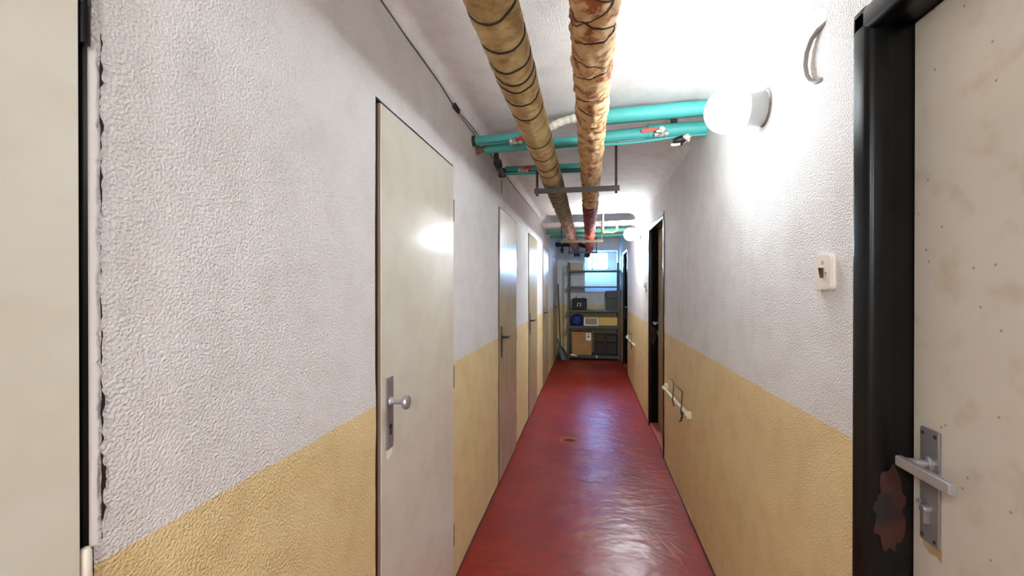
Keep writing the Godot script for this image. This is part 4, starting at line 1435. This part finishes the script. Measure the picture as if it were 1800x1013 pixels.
	hd.prism(PackedVector2Array([Vector2(-0.05, 0), Vector2(0.05, 0), Vector2(0.03, 0.22), Vector2(-0.03, 0.24)]), 0.05, Transform3D(Basis.IDENTITY, Vector3(-0.56, 0.005, -8.33)))
	part(hd, "bristles", M.black, br)
	var sv := thing("dustpan_shovel", "grey metal shovel leaning against the broom in the far corner", "shovel", Vector3(-0.52, 0, -8.2))
	var sh := MB.new()
	rows_shovel(sh)
	part(sh, "blade", M.shovel, sv)
	var sp := MB.new()
	sp.tube(PackedVector3Array([Vector3(-0.555, 0.24, -8.22), Vector3(-0.60, 0.40, -8.27)]), 0.012, 10)
	part(sp, "handle", M.shovel, sv)


func rows_shovel(mb: MB) -> void:
	for s: float in [1.0, -1.0]:
		var rows := []
		for i in 9:
			var u := i / 8.0
			var row := PackedVector3Array()
			for k in 9:
				var w := k / 8.0 * 2.0 - 1.0
				var half := lerpf(0.03, 0.075, smoothstep(0.0, 0.35, u))
				row.append(Vector3(-0.55 + 0.10 * u + w * half, 0.25 - 0.235 * u + 0.012 * w * w, -8.22 + 0.10 * u + 0.03 * (1.0 - w * w) * s * 0.1 + 0.02 * w * w))
			rows.append(row)
		mb.grid(rows, Vector3(0.3, 0.4, 1.0) * s)


const LAMP_COLOR := Color(0.92, 0.97, 1.0)
const LAMP_ENERGY := [0.43, 1.45, 1.0, 1.8]  # the last pair drives the added fill lamps behind the viewer


func _ready() -> void:
	# camera
	var cam := Camera3D.new()
	cam.name = "camera"
	add_child(cam)
	cam.fov = 68.77
	cam.near = 0.03
	cam.far = 60.0
	cam.position = Vector3(0, 1.42, 0)
	cam.rotation = Vector3(deg_to_rad(-0.19), deg_to_rad(10.34), 0)
	cam.current = true
	# sky and exposure
	var env := Environment.new()
	env.background_mode = Environment.BG_SKY
	var sky := Sky.new()
	var sm := ProceduralSkyMaterial.new()
	sm.sky_top_color = Color(0.42, 0.62, 0.95)
	sm.sky_horizon_color = Color(0.72, 0.86, 1.0)
	sm.ground_bottom_color = Color(0.45, 0.45, 0.45)
	sm.ground_horizon_color = Color(0.6, 0.66, 0.72)
	sm.sky_energy_multiplier = 7.0
	sm.ground_energy_multiplier = 2.5
	sky.sky_material = sm
	env.sky = sky
	env.tonemap_mode = Environment.TONE_MAPPER_LINEAR
	env.tonemap_exposure = 1.55
	env.sdfgi_enabled = true
	env.ssao_enabled = true
	env.ssil_enabled = true
	var we := WorldEnvironment.new()
	we.name = "environment"
	we.environment = env
	add_child(we)
	# daylight that falls in through the basement window
	var day := AreaLight3D.new()
	day.name = "window_daylight"
	day.area_size = Vector2(0.40, 0.30)
	day.light_color = Color(0.38, 0.72, 1.0)
	day.light_energy = 0.8
	day.shadow_enabled = true
	add_child(day)
	day.position = Vector3(0.19, 1.96, Z_END - 0.42)
	day.rotation = Vector3(deg_to_rad(-20), PI, 0)
	rng.seed = 5
	materials()
	M.scratch = mat(rgb(196, 160, 140), 0.6)
	M.rail = mat(rgb(214, 202, 170), 0.5)
	M.foot_red = mat(rgb(70, 26, 20), 0.5)  # dark red-brown of the strip at the wall foot
	walls()
	foot_strips()
	ceiling()
	floor_()
	ends()
	doors()
	lamps()
	main_pipes()
	hanger(-2.7, -0.344, 0.187, 2.048, "dark steel angle hanger carrying both wrapped pipes, nearest", M.dark_steel, M.dark_steel, CEIL)
	hanger(-5.75, -0.381, 0.188, 2.046, "second steel hanger under the wrapped pipes, beyond the ceiling step", M.brown, M.dark_steel, CEIL_FAR)
	hanger(-7.6, -0.36, 0.152, 2.044, "third steel hanger under the wrapped pipes, in front of the window", M.blue_black, M.blue_black, CEIL_FAR)
	water_pipes()
	switch_at(-1.222, 1.457, "cream light switch with dark rocker on white plaster, nearest")
	switch_at(-4.72, 1.42, "small light switch beside the recessed door halfway down")
	cables()
	rack(-2.67, -3.49, "cream hook rail with bent wires on the yellow wall, nearest")
	rack(-5.80, -6.85, "distant cream hook rail on the yellow wall near the far doorway")
	shelving()
